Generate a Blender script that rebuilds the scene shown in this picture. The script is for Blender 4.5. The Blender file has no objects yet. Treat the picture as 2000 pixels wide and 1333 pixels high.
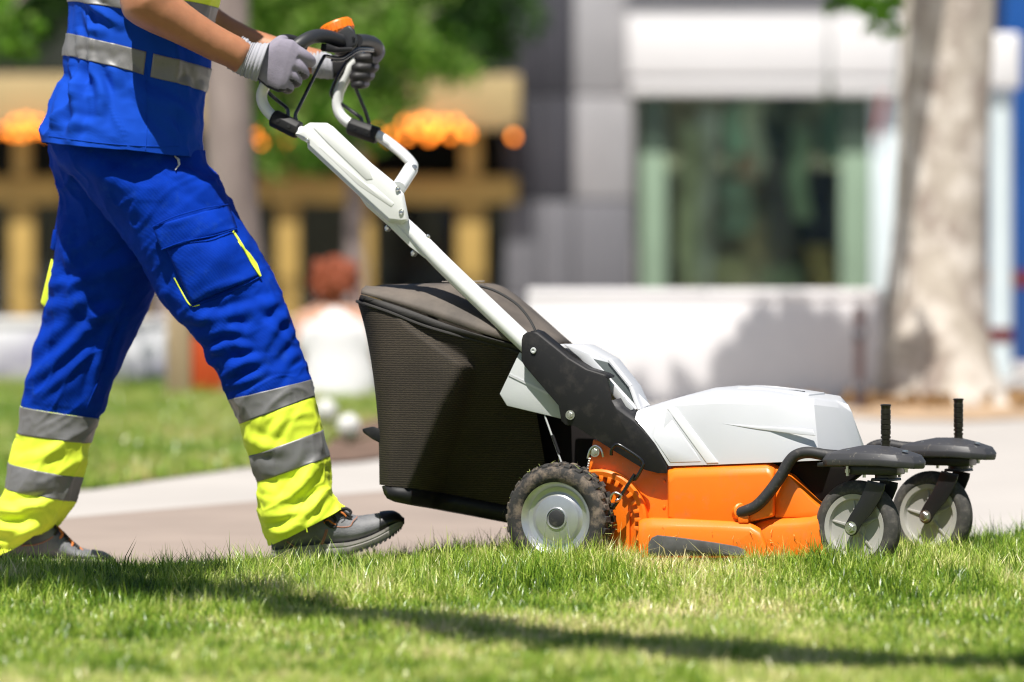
import bpy, bmesh, math, random
import numpy as np
from mathutils import Vector, Matrix

# ------------------------------------------------------------------ camera, sky, sun, exposure
scene = bpy.context.scene
COL = scene.collection
FPX, CAMY, CAMZ, HZ = 9840.0, -12.0, 0.82, 450.0     # focal length in photo pixels, camera place, horizon row
cam_data = bpy.data.cameras.new('camera')
cam_data.sensor_width = 36.0
cam_data.lens = 36.0 * FPX / 2000.0
cam_data.shift_y = -(666.5 - HZ) / 2000.0
cam_data.clip_start = 0.1
cam_data.clip_end = 600.0
cam_data.dof.use_dof = True
cam_data.dof.focus_distance = 11.8
cam_data.dof.aperture_fstop = 2.5
cam = bpy.data.objects.new('camera', cam_data)
cam.location = (0, CAMY, CAMZ)
cam.rotation_euler = (math.pi / 2, 0, 0)
COL.objects.link(cam)
scene.camera = cam

SUN_TO = Vector((-0.13, -0.44, 1.0)).normalized()    # from the ground towards the sun
world = bpy.data.worlds.new('World')
scene.world = world
world.use_nodes = True
wn = world.node_tree.nodes
sky = wn.new('ShaderNodeTexSky')
sky.sky_type = 'NISHITA'
sky.sun_disc = False
sky.sun_elevation = math.asin(SUN_TO.z)
sky.sun_rotation = math.atan2(SUN_TO.x, SUN_TO.y)
sky.altitude = 300
wn['Background'].inputs['Strength'].default_value = 0.05
world.node_tree.links.new(sky.outputs[0], wn['Background'].inputs['Color'])
sl = bpy.data.lights.new('sun', 'SUN')
sl.energy = 5.0
sl.angle = math.radians(0.53)
sl.color = (1.0, 0.955, 0.89)
sun = bpy.data.objects.new('sun', sl)
sun.rotation_euler = SUN_TO.to_track_quat('Z', 'Y').to_euler()
sun.location = (-4, -5, 12)
COL.objects.link(sun)
scene.view_settings.view_transform = 'Standard'
scene.view_settings.look = 'None'
scene.view_settings.gamma = 1.0
scene.view_settings.exposure = 0.60
scene.render.engine = 'CYCLES'
scene.cycles.use_denoising = True
scene.cycles.filter_width = 1.1
scene.cycles.max_bounces = 8
scene.cycles.transparent_max_bounces = 8

rnd = random.Random(7)
npr = np.random.default_rng(11)

# ------------------------------------------------------------------ materials
def mat(name, color, rough=0.6, metal=0.0, var=0.0, var_scale=8.0, color2=None, bump=0.0, bump_scale=60.0,
        spec=0.5, coat=0.0, trans=0.0, sheen=0.0, stretch=None, contrast=(0.3, 0.7), bump_dist=0.002, detail=5.0, rough_var=0.0):
    m = bpy.data.materials.new(name)
    m.use_nodes = True
    nt = m.node_tree
    n, l = nt.nodes, nt.links
    b = n['Principled BSDF']
    col = tuple(color) + (1.0,) if len(color) == 3 else tuple(color)
    b.inputs['Base Color'].default_value = col
    b.inputs['Roughness'].default_value = rough
    b.inputs['Metallic'].default_value = metal
    b.inputs['Specular IOR Level'].default_value = spec
    b.inputs['Coat Weight'].default_value = coat
    b.inputs['Coat Roughness'].default_value = 0.12
    if sheen:
        b.inputs['Sheen Weight'].default_value = sheen
    tc = n.new('ShaderNodeTexCoord')
    src = tc.outputs['Object']
    if stretch:
        mp = n.new('ShaderNodeMapping')
        mp.inputs['Scale'].default_value = stretch
        l.new(src, mp.inputs['Vector'])
        src = mp.outputs['Vector']
    if var > 0 or color2:
        t = n.new('ShaderNodeTexNoise')
        t.inputs['Scale'].default_value = var_scale
        t.inputs['Detail'].default_value = detail
        t.inputs['Roughness'].default_value = 0.6
        l.new(src, t.inputs['Vector'])
        r = n.new('ShaderNodeValToRGB')
        c2 = tuple(color2) + (1,) if color2 else tuple(max(0, c * (1 - var)) for c in col[:3]) + (1,)
        r.color_ramp.elements[0].position = contrast[0]
        r.color_ramp.elements[1].position = contrast[1]
        r.color_ramp.elements[0].color = c2
        r.color_ramp.elements[1].color = col if color2 else tuple(min(1, c * (1 + var * 0.5)) for c in col[:3]) + (1,)
        l.new(t.outputs['Fac'], r.inputs['Fac'])
        l.new(r.outputs['Color'], b.inputs['Base Color'])
        if rough_var:
            mr = n.new('ShaderNodeMapRange')
            mr.inputs['To Min'].default_value = min(1, rough + rough_var)
            mr.inputs['To Max'].default_value = max(0, rough - rough_var)
            l.new(t.outputs['Fac'], mr.inputs['Value'])
            l.new(mr.outputs['Result'], b.inputs['Roughness'])
    if bump > 0:
        t2 = n.new('ShaderNodeTexNoise')
        t2.inputs['Scale'].default_value = bump_scale
        t2.inputs['Detail'].default_value = 4.0
        l.new(src, t2.inputs['Vector'])
        bp = n.new('ShaderNodeBump')
        bp.inputs['Strength'].default_value = bump
        bp.inputs['Distance'].default_value = bump_dist
        l.new(t2.outputs['Fac'], bp.inputs['Height'])
        l.new(bp.outputs['Normal'], b.inputs['Normal'])
    if trans > 0:
        out = n['Material Output']
        tr = n.new('ShaderNodeBsdfTranslucent')
        tr.inputs['Color'].default_value = col
        if var > 0 or color2:
            l.new(r.outputs['Color'], tr.inputs['Color'])
        mx = n.new('ShaderNodeMixShader')
        mx.inputs['Fac'].default_value = trans
        l.new(b.outputs[0], mx.inputs[1])
        l.new(tr.outputs[0], mx.inputs[2])
        l.new(mx.outputs[0], out.inputs['Surface'])
    return m

def dust_or_reflection(m, color=(0.30, 0.22, 0.14), scale=9.0, lo=0.5, hi=0.68, strength=0.7, detail=8.0):
    """lay patches of dried dirt, or of a painted reflection, over a material's base colour"""
    nt = m.node_tree
    n, l = nt.nodes, nt.links
    b = n['Principled BSDF']
    tc = n.new('ShaderNodeTexCoord')
    t = n.new('ShaderNodeTexNoise')
    t.inputs['Scale'].default_value = scale
    t.inputs['Detail'].default_value = detail
    t.inputs['Roughness'].default_value = 0.65
    l.new(tc.outputs['Object'], t.inputs['Vector'])
    mr = n.new('ShaderNodeMapRange')
    mr.inputs['From Min'].default_value = lo
    mr.inputs['From Max'].default_value = hi
    mr.inputs['To Max'].default_value = strength
    l.new(t.outputs['Fac'], mr.inputs['Value'])
    mx = n.new('ShaderNodeMix')
    mx.data_type = 'RGBA'
    ins = b.inputs['Base Color']
    if ins.is_linked:
        l.new(ins.links[0].from_socket, mx.inputs['A'])
    else:
        mx.inputs['A'].default_value = ins.default_value
    mx.inputs['B'].default_value = tuple(color) + (1,)
    l.new(mr.outputs['Result'], mx.inputs['Factor'])
    l.new(mx.outputs['Result'], ins)
    return m

def vcol_mat(name, attr='tint', rough=0.5, trans=0.35, spec=0.4, gain=1.0):
    """leaf or blade material: colour comes per piece from an attribute"""
    m = bpy.data.materials.new(name)
    m.use_nodes = True
    n, l = m.node_tree.nodes, m.node_tree.links
    b = n['Principled BSDF']
    a = n.new('ShaderNodeAttribute')
    a.attribute_name = attr
    l.new(a.outputs['Color'], b.inputs['Base Color'])
    b.inputs['Roughness'].default_value = rough
    b.inputs['Specular IOR Level'].default_value = spec
    tr = n.new('ShaderNodeBsdfTranslucent')
    l.new(a.outputs['Color'], tr.inputs['Color'])
    mx = n.new('ShaderNodeMixShader')
    mx.inputs['Fac'].default_value = trans
    l.new(b.outputs[0], mx.inputs[1])
    l.new(tr.outputs[0], mx.inputs[2])
    l.new(mx.outputs[0], n['Material Output'].inputs['Surface'])
    return m

# ------------------------------------------------------------------ object helpers
def tag(o, label=None, cat=None, group=None, kind=None):
    if label: o['label'] = label
    if cat: o['category'] = cat
    if group: o['group'] = group
    if kind: o['kind'] = kind
    return o

def empty(name, loc=(0, 0, 0), rz=0.0, parent=None):
    o = bpy.data.objects.new(name, None)
    o.empty_display_size = 0.1
    o.location = loc
    o.rotation_euler = (0, 0, rz)
    COL.objects.link(o)
    if parent: o.parent = parent
    return o

def link(name, me, m=None, parent=None, smooth=35.0):
    if m is not None:
        for x in (m if isinstance(m, (list, tuple)) else [m]):
            me.materials.append(x)
    if smooth is not None and len(me.polygons):
        me.polygons.foreach_set('use_smooth', np.ones(len(me.polygons), bool))
        if smooth < 179:
            me.set_sharp_from_angle(angle=math.radians(smooth))
    o = bpy.data.objects.new(name, me)
    COL.objects.link(o)
    if parent is not None: o.parent = parent
    return o

def np_mesh(name, verts, faces):
    me = bpy.data.meshes.new(name)
    me.from_pydata([tuple(v) for v in verts], [], [tuple(f) for f in faces])
    me.update()
    return me

class MB:
    """collects shapes into one mesh"""
    def __init__(s): s.v = []; s.f = []; s.mi = []; s.cur = 0
    def add(s, verts, faces):
        k = len(s.v)
        s.v += [tuple(map(float, p)) for p in verts]
        s.f += [tuple(k + i for i in f) for f in faces]
        s.mi += [s.cur] * len(faces)
        return s
    def box(s, x0, x1, y0, y1, z0, z1):
        v = [(x, y, z) for x in (x0, x1) for y in (y0, y1) for z in (z0, z1)]
        return s.add(v, [(0, 1, 3, 2), (4, 6, 7, 5), (0, 4, 5, 1), (2, 3, 7, 6), (0, 2, 6, 4), (1, 5, 7, 3)])
    def tube(s, pts, r, seg=12, smooth=0, caps=True, rr=None):
        pts = [Vector(p) for p in pts]
        if smooth:
            pts, rr = spline(pts, smooth, rr)
        n = len(pts)
        rad = rr if rr is not None else ([r] * n if not isinstance(r, (list, tuple)) else r)
        T = [(pts[min(i + 1, n - 1)] - pts[max(i - 1, 0)]).normalized() for i in range(n)]
        up = Vector((0, 0, 1)) if abs(T[0].z) < 0.9 else Vector((1, 0, 0))
        N = (up - T[0] * up.dot(T[0])).normalized()
        verts, faces = [], []
        for i in range(n):
            N = (N - T[i] * N.dot(T[i])).normalized()
            B = T[i].cross(N)
            for k in range(seg):
                a = 2 * math.pi * k / seg
                verts.append(pts[i] + (N * math.cos(a) + B * math.sin(a)) * rad[i])
        for i in range(n - 1):
            for k in range(seg):
                k2 = (k + 1) % seg
                faces.append((i * seg + k, i * seg + k2, (i + 1) * seg + k2, (i + 1) * seg + k))
        if caps:
            faces.append(tuple(reversed(range(seg))))
            faces.append(tuple((n - 1) * seg + k for k in range(seg)))
        return s.add(verts, faces)
    def lathe(s, prof, origin=(0, 0, 0), axis=(0, 1, 0), seg=48, arc=(0, 2 * math.pi), caps=True):
        """profile of (radius, height along axis)"""
        ax = Vector(axis).normalized()
        up = Vector((0, 0, 1)) if abs(ax.z) < 0.9 else Vector((1, 0, 0))
        N = (up - ax * up.dot(ax)).normalized()
        B = ax.cross(N)
        o = Vector(origin)
        verts, faces = [], []
        full = abs(arc[1] - arc[0] - 2 * math.pi) < 1e-6
        m = seg if full else seg + 1
        for (r, h) in prof:
            for k in range(m):
                a = arc[0] + (arc[1] - arc[0]) * k / seg
                verts.append(o + ax * h + (N * math.cos(a) + B * math.sin(a)) * r)
        for i in range(len(prof) - 1):
            for k in range(seg):
                k2 = (k + 1) % m
                faces.append((i * m + k, (i + 1) * m + k, (i + 1) * m + k2, i * m + k2))
        if full and caps:
            if prof[0][0] > 1e-5: faces.append(tuple(range(m)))
            if prof[-1][0] > 1e-5: faces.append(tuple(reversed([(len(prof) - 1) * m + k for k in range(m)])))
        return s.add(verts, faces)
    def poly(s, near, far):
        """solid between two outlines with the same number of points"""
        n = len(near)
        v = list(near) + list(far)
        f = [tuple(range(n)), tuple(reversed(range(n, 2 * n)))]
        f += [(i, n + i, n + (i + 1) % n, (i + 1) % n) for i in range(n)]
        return s.add(v, f)
    def sheet(s, rows, close=False):
        m = len(rows[0])
        v = [p for r in rows for p in r]
        f = []
        for i in range(len(rows) - 1):
            for k in range(m if close else m - 1):
                k2 = (k + 1) % m
                f.append((i * m + k, i * m + k2, (i + 1) * m + k2, (i + 1) * m + k))
        return s.add(v, f)
    def mesh(s, name='mesh', fix=True, weld=False):
        me = bpy.data.meshes.new(name)
        me.from_pydata(s.v, [], s.f)
        if any(s.mi):
            me.polygons.foreach_set('material_index', np.array(s.mi, np.int32))
        if fix or weld:
            bm = bmesh.new()
            bm.from_mesh(me)
            if weld: bmesh.ops.remove_doubles(bm, verts=bm.verts, dist=1e-5)
            bmesh.ops.recalc_face_normals(bm, faces=bm.faces)
            bm.to_mesh(me)
            bm.free()
        me.update()
        return me
    def build(s, name, m, parent=None, smooth=35.0, bevel=0.0, seg=2, fix=True, weld=False, solid=0.0):
        me = s.mesh(name, fix, weld)
        if bevel > 0:
            bm = bmesh.new()
            bm.from_mesh(me)
            ed = [e for e in bm.edges if len(e.link_faces) == 2 and e.calc_face_angle(0) > math.radians(22)]
            bmesh.ops.bevel(bm, geom=ed, offset=bevel, offset_type='OFFSET', segments=seg, profile=0.5, affect='EDGES', clamp_overlap=True)
            bm.to_mesh(me)
            bm.free()
        o = link(name, me, m, parent, smooth)
        if solid:
            sm = o.modifiers.new('thickness', 'SOLIDIFY')
            sm.thickness = solid
            sm.offset = 0
        return o

def spline(pts, sub, rr=None):
    """Catmull-Rom through points (and radii)"""
    P = [np.array(p, float) for p in pts]
    if rr is not None: P = [np.append(p, r) for p, r in zip(P, rr)]
    n = len(P)
    out = []
    for i in range(n - 1):
        p0, p1, p2, p3 = P[max(i - 1, 0)], P[i], P[i + 1], P[min(i + 2, n - 1)]
        for k in range(sub):
            t = k / sub
            out.append(0.5 * ((2 * p1) + (-p0 + p2) * t + (2 * p0 - 5 * p1 + 4 * p2 - p3) * t * t + (-p0 + 3 * p1 - 3 * p2 + p3) * t ** 3))
    out.append(P[-1])
    if rr is not None:
        return [Vector(o[:3]) for o in out], [max(1e-4, o[3]) for o in out]
    return [Vector(o) for o in out], None

def spline_np(A, sub):
    """Catmull-Rom over the rows of an array"""
    A = np.asarray(A, float)
    n = len(A)
    out = []
    for i in range(n - 1):
        p0, p1, p2, p3 = A[max(i - 1, 0)], A[i], A[i + 1], A[min(i + 2, n - 1)]
        for k in range(sub):
            t = k / sub
            out.append(0.5 * ((2 * p1) + (-p0 + p2) * t + (2 * p0 - 5 * p1 + 4 * p2 - p3) * t * t + (-p0 + 3 * p1 - 3 * p2 + p3) * t ** 3))
    out.append(A[-1])
    return np.array(out)

def hash3(i, j, k, seed=0):
    h = (i.astype(np.int64) * 374761393 + j.astype(np.int64) * 668265263 + k.astype(np.int64) * 2147483647 + seed * 974711) & 0xffffffff
    h = ((h ^ (h >> 13)) * 1274126177) & 0xffffffff
    return ((h ^ (h >> 16)) & 0xffff) / 65535.0

def vnoise(p, scale=1.0, seed=0):
    """smooth value noise in -1..1 for an array of points"""
    q = np.asarray(p, float) * scale
    i = np.floor(q).astype(np.int64)
    f = q - i
    f = f * f * f * (f * (f * 6 - 15) + 10)
    r = 0
    for dx in (0, 1):
        for dy in (0, 1):
            for dz in (0, 1):
                w = (f[:, 0] if dx else 1 - f[:, 0]) * (f[:, 1] if dy else 1 - f[:, 1]) * (f[:, 2] if dz else 1 - f[:, 2])
                r = r + w * hash3(i[:, 0] + dx, i[:, 1] + dy, i[:, 2] + dz, seed)
    return r * 2 - 1

def P(px, py, y):
    """point of the place seen at photo pixel (px, py) that stands at depth y"""
    d = y - CAMY
    return Vector(((px - 1000.0) * d / FPX, y, CAMZ - (py - HZ) * d / FPX))

GZ = -0.06       # level of paths and far ground
def G(px, py, z=GZ):
    """point of the ground (level z) at a photo pixel"""
    d = (CAMZ - z) * FPX / (py - HZ)
    return Vector(((px - 1000.0) * d / FPX, d + CAMY, z))

# ------------------------------------------------------------------ the setting: ground, paths, lawns
def sm(a, b, x):
    t = np.clip((x - a) / (b - a), 0, 1)
    return t * t * (3 - 2 * t)

def lawn_edge(x):
    return 0.62 + 0.16 * np.clip(x, -2.5, 2.5) + 0.05 * np.sin(x * 2.1 + 0.6) + 0.02 * np.sin(x * 7.3)

def lawn_z(x, y):
    z = -0.040 * sm(0.05, 0.75, y) * sm(0.05, -0.85, x)
    z = z + 0.006 * np.sin(x * 3.1 + y * 2.3) + 0.004 * np.sin(x * 7.7 - y * 5.1)
    z = z + 0.022 * sm(-1.0, -0.4, y) * sm(-0.25, 0.05, x)
    e = lawn_edge(x) - y
    return z - 0.03 * (1 - sm(-0.02, 0.10, e))

M_pave = mat('pavement_concrete', (0.43, 0.40, 0.37), 0.85, var=0.12, var_scale=0.7, bump=0.3, bump_scale=90)
M_path = mat('brown_path_gravel', (0.30, 0.24, 0.20), 0.9, var=0.15, var_scale=1.6, bump=0.5, bump_scale=140)
M_soil = mat('soil', (0.16, 0.10, 0.07), 0.95, var=0.4, var_scale=9, bump=0.8, bump_scale=40, bump_dist=0.02)
M_thatch = mat('lawn_thatch', (0.10, 0.12, 0.03), 0.95, color2=(0.24, 0.20, 0.09), var_scale=14, bump=0.8, bump_scale=90, bump_dist=0.01)

mb = MB()
mb.add([(-150, -30, GZ), (150, -30, GZ), (150, 400, GZ), (-150, 400, GZ)], [(0, 1, 2, 3)])
pave = tag(mb.build('pavement', M_pave, smooth=None), kind='structure')

pp = [G(-500, 1100), G(-200, 1045), G(130, 1014), G(420, 988), G(740, 962), G(1000, 948), G(1250, 945), G(1450, 955), G(1580, 990), G(1640, 1040), G(1660, 1110), G(1500, 1240), G(-700, 1240)]
mb = MB()
mb.add([(p.x, p.y, GZ + 0.004) for p in pp], [tuple(range(len(pp)))])
tag(mb.build('path', M_path, smooth=None), kind='structure')

# near lawn sheet
xs = np.linspace(-5.5, 5.5, 111)
rows = []
for t in np.linspace(0, 1, 90):
    r = []
    for x in xs:
        y = -9.0 + (lawn_edge(x) + 0.03 + 9.0) * t ** 0.55
        z = float(lawn_z(np.array(x), np.array(y)))
        r.append((x, y, z if t < 1 else GZ + 0.001))
    rows.append(r)
tag(MB().sheet(rows).build('lawn', M_thatch, smooth=179), kind='structure')

# blades
def blades(name, xy, zfun, hmin, hmax, wmin, wmax, cols, mats, seed, lean=0.55, label='', seg=3, hmul=None):
    g = np.random.default_rng(seed)
    n = len(xy)
    h = g.uniform(hmin, hmax, n) * (0.75 + 0.5 * g.random(n) ** 2)
    if hmul is not None: h = h * hmul
    tall = g.random(n) < 0.012
    h = np.where(tall, h * 1.45, h)
    w = g.uniform(wmin, wmax, n)
    az = g.uniform(0, 2 * np.pi, n)
    face = az + g.uniform(-0.7, 0.7, n)
    ln = np.abs(g.normal(0, lean, n)) + 0.08
    base = np.column_stack([xy, zfun(xy[:, 0], xy[:, 1]) - 0.004])
    d = np.column_stack([np.cos(az), np.sin(az), np.zeros(n)])
    side = np.column_stack([-np.sin(face), np.cos(face), np.zeros(n)])
    ts = np.linspace(0, 1, seg + 1)
    V = np.zeros((n, 2 * seg + 1, 3))
    for k, t in enumerate(ts):
        ang = ln * t * 1.25
        c = base + d * (h * t * np.sin(ang) * 0.95)[:, None]
        c[:, 2] += h * t * np.cos(ang * 0.8)
        if k < seg:
            ww = w * (1 - 0.55 * t) * 0.5
            V[:, 2 * k] = c - side * ww[:, None]
            V[:, 2 * k + 1] = c + side * ww[:, None]
        else:
            V[:, 2 * k] = c
    nv = 2 * seg + 1
    loops, starts, tot = [], [], []
    quad = np.array([[2 * k, 2 * k + 1, 2 * k + 3, 2 * k + 2] for k in range(seg - 1)])
    tri = np.array([[2 * (seg - 1), 2 * (seg - 1) + 1, 2 * seg]])
    per = np.concatenate([quad.ravel(), tri.ravel()])
    L = (np.arange(n)[:, None] * nv + per[None, :]).ravel()
    sizes = np.tile(np.array([4] * (seg - 1) + [3]), n)
    st = np.concatenate([[0], np.cumsum(sizes)[:-1]])
    me = bpy.data.meshes.new(name)
    me.vertices.add(n * nv)
    me.vertices.foreach_set('co', V.reshape(-1).astype(np.float32))
    me.loops.add(len(L))
    me.loops.foreach_set('vertex_index', L.astype(np.int32))
    me.polygons.add(len(sizes))
    me.polygons.foreach_set('loop_start', st.astype(np.int32))
    me.polygons.foreach_set('use_smooth', np.ones(len(sizes), bool))
    me.update(calc_edges=True)
    # tint per blade
    cols = np.array(cols)
    z3 = np.zeros(n)
    patch = 0.8 * vnoise(np.column_stack([xy * np.array([1, .55]), z3]), 2.2, seed) + 0.8 * vnoise(np.column_stack([xy, z3]), 7.0, seed + 3) + 0.9 * vnoise(np.column_stack([xy, z3]), 21.0, seed + 5)
    k = np.clip(g.random(n) * 0.62 + 0.24 + 0.30 * patch, 0, 0.999)
    idx = k * (len(cols) - 1)
    i0 = np.floor(idx).astype(int)
    fr = (idx - i0)[:, None]
    c = cols[i0] * (1 - fr) + cols[np.minimum(i0 + 1, len(cols) - 1)] * fr
    c = c * g.uniform(0.8, 1.2, n)[:, None]
    C = np.ones((n, nv, 4), np.float32)
    C[:, :, :3] = c[:, None, :]
    at = me.attributes.new('tint', 'FLOAT_COLOR', 'POINT')
    at.data.foreach_set('color', C.reshape(-1))
    me.materials.append(mats)
    o = bpy.data.objects.new(name, me)
    COL.objects.link(o)
    return tag(o, label, 'grass', kind='stuff')

M_blade = vcol_mat('grass_blade', rough=0.33, trans=0.38, spec=0.6)
GC = [(0.05, 0.12, 0.010), (0.12, 0.24, 0.016), (0.26, 0.41, 0.034), (0.42, 0.55, 0.08), (0.62, 0.66, 0.20), (0.84, 0.74, 0.42)]
N = 430000
d = 8.0 + (13.4 - 8.0) * npr.random(N) ** 0.9
hx = d * 1010 / FPX + 0.25
x = npr.uniform(-1, 1, N) * hx
nx = 150000
d2_ = npr.uniform(7.0, 13.6, nx)
x = np.concatenate([x, npr.choice([-1, 1], nx) * (d2_ * .10 + .2 + npr.random(nx) ** 1.3 * 1.5)])
d = np.concatenate([d, d2_])
N = N + nx
y = d + CAMY
keep = y < lawn_edge(x) + 0.015
dens = 0.5 + 0.5 * vnoise(np.column_stack([x, y, 0 * x]), 9.0, 5)
keep &= npr.random(N) < 0.42 + 0.75 * dens
xy = np.column_stack([x, y])[keep]
tuft = 1.0 + 0.35 * vnoise(np.column_stack([xy, 0 * xy[:, :1]]), 5.0, 41) + 0.25 * vnoise(np.column_stack([xy, 0 * xy[:, :1]]), 14.0, 42)
tuft = tuft * (0.85 + 0.80 * sm(-1.3, -0.45, xy[:, 1])) * (1 - .36 * sm(-.05, .25, xy[:, 1]) * sm(-.2, -.4, xy[:, 0]))
blades('lawn_grass', xy, lawn_z, 0.022, 0.045, 0.0018, 0.0042, GC, M_blade, 21, lean=0.95, seg=2, hmul=tuft, label='short sunlit green lawn grass in the foreground under the mower')

# a few long loose blades along the lawn's far edge, where the edge stands against the path
n = 1500
x = npr.uniform(-1.35, 1.35, n)
y = lawn_edge(x) - np.abs(npr.normal(0, 0.10, n))
blades('edge_grass', np.column_stack([x, y]), lawn_z, 0.045, 0.075, 0.002, 0.0034, GC[:4], M_blade, 5, lean=0.5, label='longer grass blades along the far edge of the near lawn')

# far lawn behind the path, with soil at its end
fl = [G(-900, 1040), G(-300, 1003), G(180, 957), G(480, 915), G(700, 903), G(860, 880), G(980, 800), G(1000, 770), G(900, 752), G(500, 744), G(-900, 744)]
mb = MB()
mb.add([(p.x, p.y, GZ + 0.005) for p in fl], [tuple(range(len(fl)))])
tag(mb.build('far_lawn', M_thatch, smooth=None), kind='structure')
so = [G(560, 914), G(700, 904), G(860, 881), G(960, 815), G(880, 800), G(760, 815), G(680, 838), G(640, 872), G(590, 900)]
mb = MB()
mb.add([(p.x, p.y, GZ + 0.010) for p in so], [tuple(range(len(so)))])
tag(mb.build('soil_bed', M_soil, smooth=None), kind='structure')

def inside(poly, x, y):
    r = np.zeros(len(x), bool)
    n = len(poly)
    for i in range(n):
        a, b = poly[i], poly[(i + 1) % n]
        c = ((a.y > y) != (b.y > y))
        xx = (b.x - a.x) * (y - a.y) / (b.y - a.y + 1e-12) + a.x
        r ^= c & (x < xx)
    return r
n = 210000
d = npr.uniform(15.5, 30, n)
x = npr.uniform(-1.9, 0.12, n) * d * 1000 / FPX
y = d + CAMY
k = inside(fl, x, y) & ~inside(so, x, y)
FC = [(0.10, 0.20, 0.018), (0.17, 0.31, 0.028), (0.28, 0.43, 0.05), (0.42, 0.50, 0.11), (0.62, 0.54, 0.24)]
blades('far_lawn_grass', np.column_stack([x, y])[k], lambda a, b: np.full(len(a), GZ + 0.004), 0.04, 0.075, 0.006, 0.010, FC, M_blade, 31,
       label='blurred lawn grass beyond the brown path', seg=2)

# ------------------------------------------------------------------ trees
M_leaf = vcol_mat('leaf', rough=0.5, trans=0.45, spec=0.2)

def leaf_mesh(name, clumps, n, size, cols, seed, spread=0.9):
    """many small leaves spread through clumps; each leaf a bent two-part blade"""
    g = np.random.default_rng(seed)
    cl = np.array([[*c, r] for c, r in clumps], float)
    wgt = cl[:, 3] ** 2.2
    pick = g.choice(len(cl), n, p=wgt / wgt.sum())
    dirs = g.normal(0, 1, (n, 3))
    dirs /= np.linalg.norm(dirs, axis=1)[:, None]
    rad = cl[pick, 3] * (0.2 + spread * g.random(n) ** 0.8)
    c = cl[pick, :3] + dirs * rad[:, None] * np.array([1, 1, 0.8])
    a = g.normal(0, 1, (n, 3)); a /= np.linalg.norm(a, axis=1)[:, None]
    b = np.cross(a, g.normal(0, 1, (n, 3))); b /= np.linalg.norm(b, axis=1)[:, None]
    nn = np.cross(a, b)
    s = size * g.uniform(0.6, 1.3, n)[:, None]
    V = np.stack([c - a * s * 0.5, c + b * s * 0.34 + nn * s * 0.1, c + a * s * 0.5 - nn * s * 0.08, c - b * s * 0.34 + nn * s * 0.1], 1)
    me = bpy.data.meshes.new(name)
    me.vertices.add(n * 4)
    me.vertices.foreach_set('co', V.reshape(-1).astype(np.float32))
    L = (np.arange(n)[:, None] * 4 + np.array([0, 1, 2, 0, 2, 3])[None, :]).ravel()
    me.loops.add(len(L)); me.loops.foreach_set('vertex_index', L.astype(np.int32))
    me.polygons.add(n * 2); me.polygons.foreach_set('loop_start', (np.arange(n * 2) * 3).astype(np.int32))
    me.update(calc_edges=True)
    cols = np.array(cols)
    k = np.clip(g.random(n) * 0.8 + 0.2 * g.random(len(cl))[pick], 0, 0.999) * (len(cols) - 1)
    i0 = k.astype(int)
    cc = cols[i0] * (1 - (k - i0))[:, None] + cols[np.minimum(i0 + 1, len(cols) - 1)] * (k - i0)[:, None]
    C = np.ones((n, 4, 4), np.float32); C[:, :, :3] = cc[:, None, :]
    at = me.attributes.new('tint', 'FLOAT_COLOR', 'POINT'); at.data.foreach_set('color', C.reshape(-1))
    return me

LC = [(0.03, 0.085, 0.008), (0.055, 0.155, 0.012), (0.10, 0.24, 0.018), (0.16, 0.32, 0.03)]
M_bark = mat('plane_bark', (0.48, 0.43, 0.36), 0.9, color2=(0.29, 0.235, 0.20), var_scale=5.5, bump=0.6, bump_scale=18, bump_dist=0.02, contrast=(0.36, 0.58), stretch=(1, 1, 0.55))
dust_or_reflection(M_bark, (0.66, 0.61, 0.54), 4.5, 0.5, 0.58, 0.9)
M_bark2 = mat('grey_bark', (0.33, 0.27, 0.245), 0.9, color2=(0.17, 0.13, 0.12), var_scale=4.0, bump=0.6, bump_scale=22, bump_dist=0.02, stretch=(1, 1, 0.3))

def trunk_part(parent, rings, m, seg=28, limbs=(), knob=0.05, seed=1):
    """rings: (left px, right px, py, depth) outlines; limbs: (points, radii)"""
    mb = MB()
    org = parent.location
    R = []
    for (l, r, py, y) in rings:
        a, b = P(l, py, y), P(r, py, y)
        R.append([*(a + b) / 2, (b - a).length / 2])
    R = spline_np(R, 8)
    v, f = [], []
    g = np.random.default_rng(seed)
    for i, (cx, cy, cz, rr) in enumerate(R):
        for k in range(seg):
            th = 2 * math.pi * k / seg
            q = np.array([[math.cos(th) * 2, math.sin(th) * 2, cz * 1.2]])
            e = 1 + knob * float(vnoise(q, 1.3, seed)[0])
            v.append((cx + math.cos(th) * rr * e - org.x, cy + math.sin(th) * rr * e - org.y, cz - org.z))
    for i in range(len(R) - 1):
        for k in range(seg):
            f.append((i * seg + k, i * seg + (k + 1) % seg, (i + 1) * seg + (k + 1) % seg, (i + 1) * seg + k))
    f.append(tuple(range(seg))); f.append(tuple((len(R) - 1) * seg + k for k in range(seg)))
    mb.add(v, f)
    t = mb.build('trunk', m, parent, smooth=70)
    for pts, rad in limbs:
        l = MB().tube([Vector(p) - org for p in pts], 0, 10, smooth=5, rr=rad).build('limb', m, parent, smooth=70)
    return t

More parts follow.
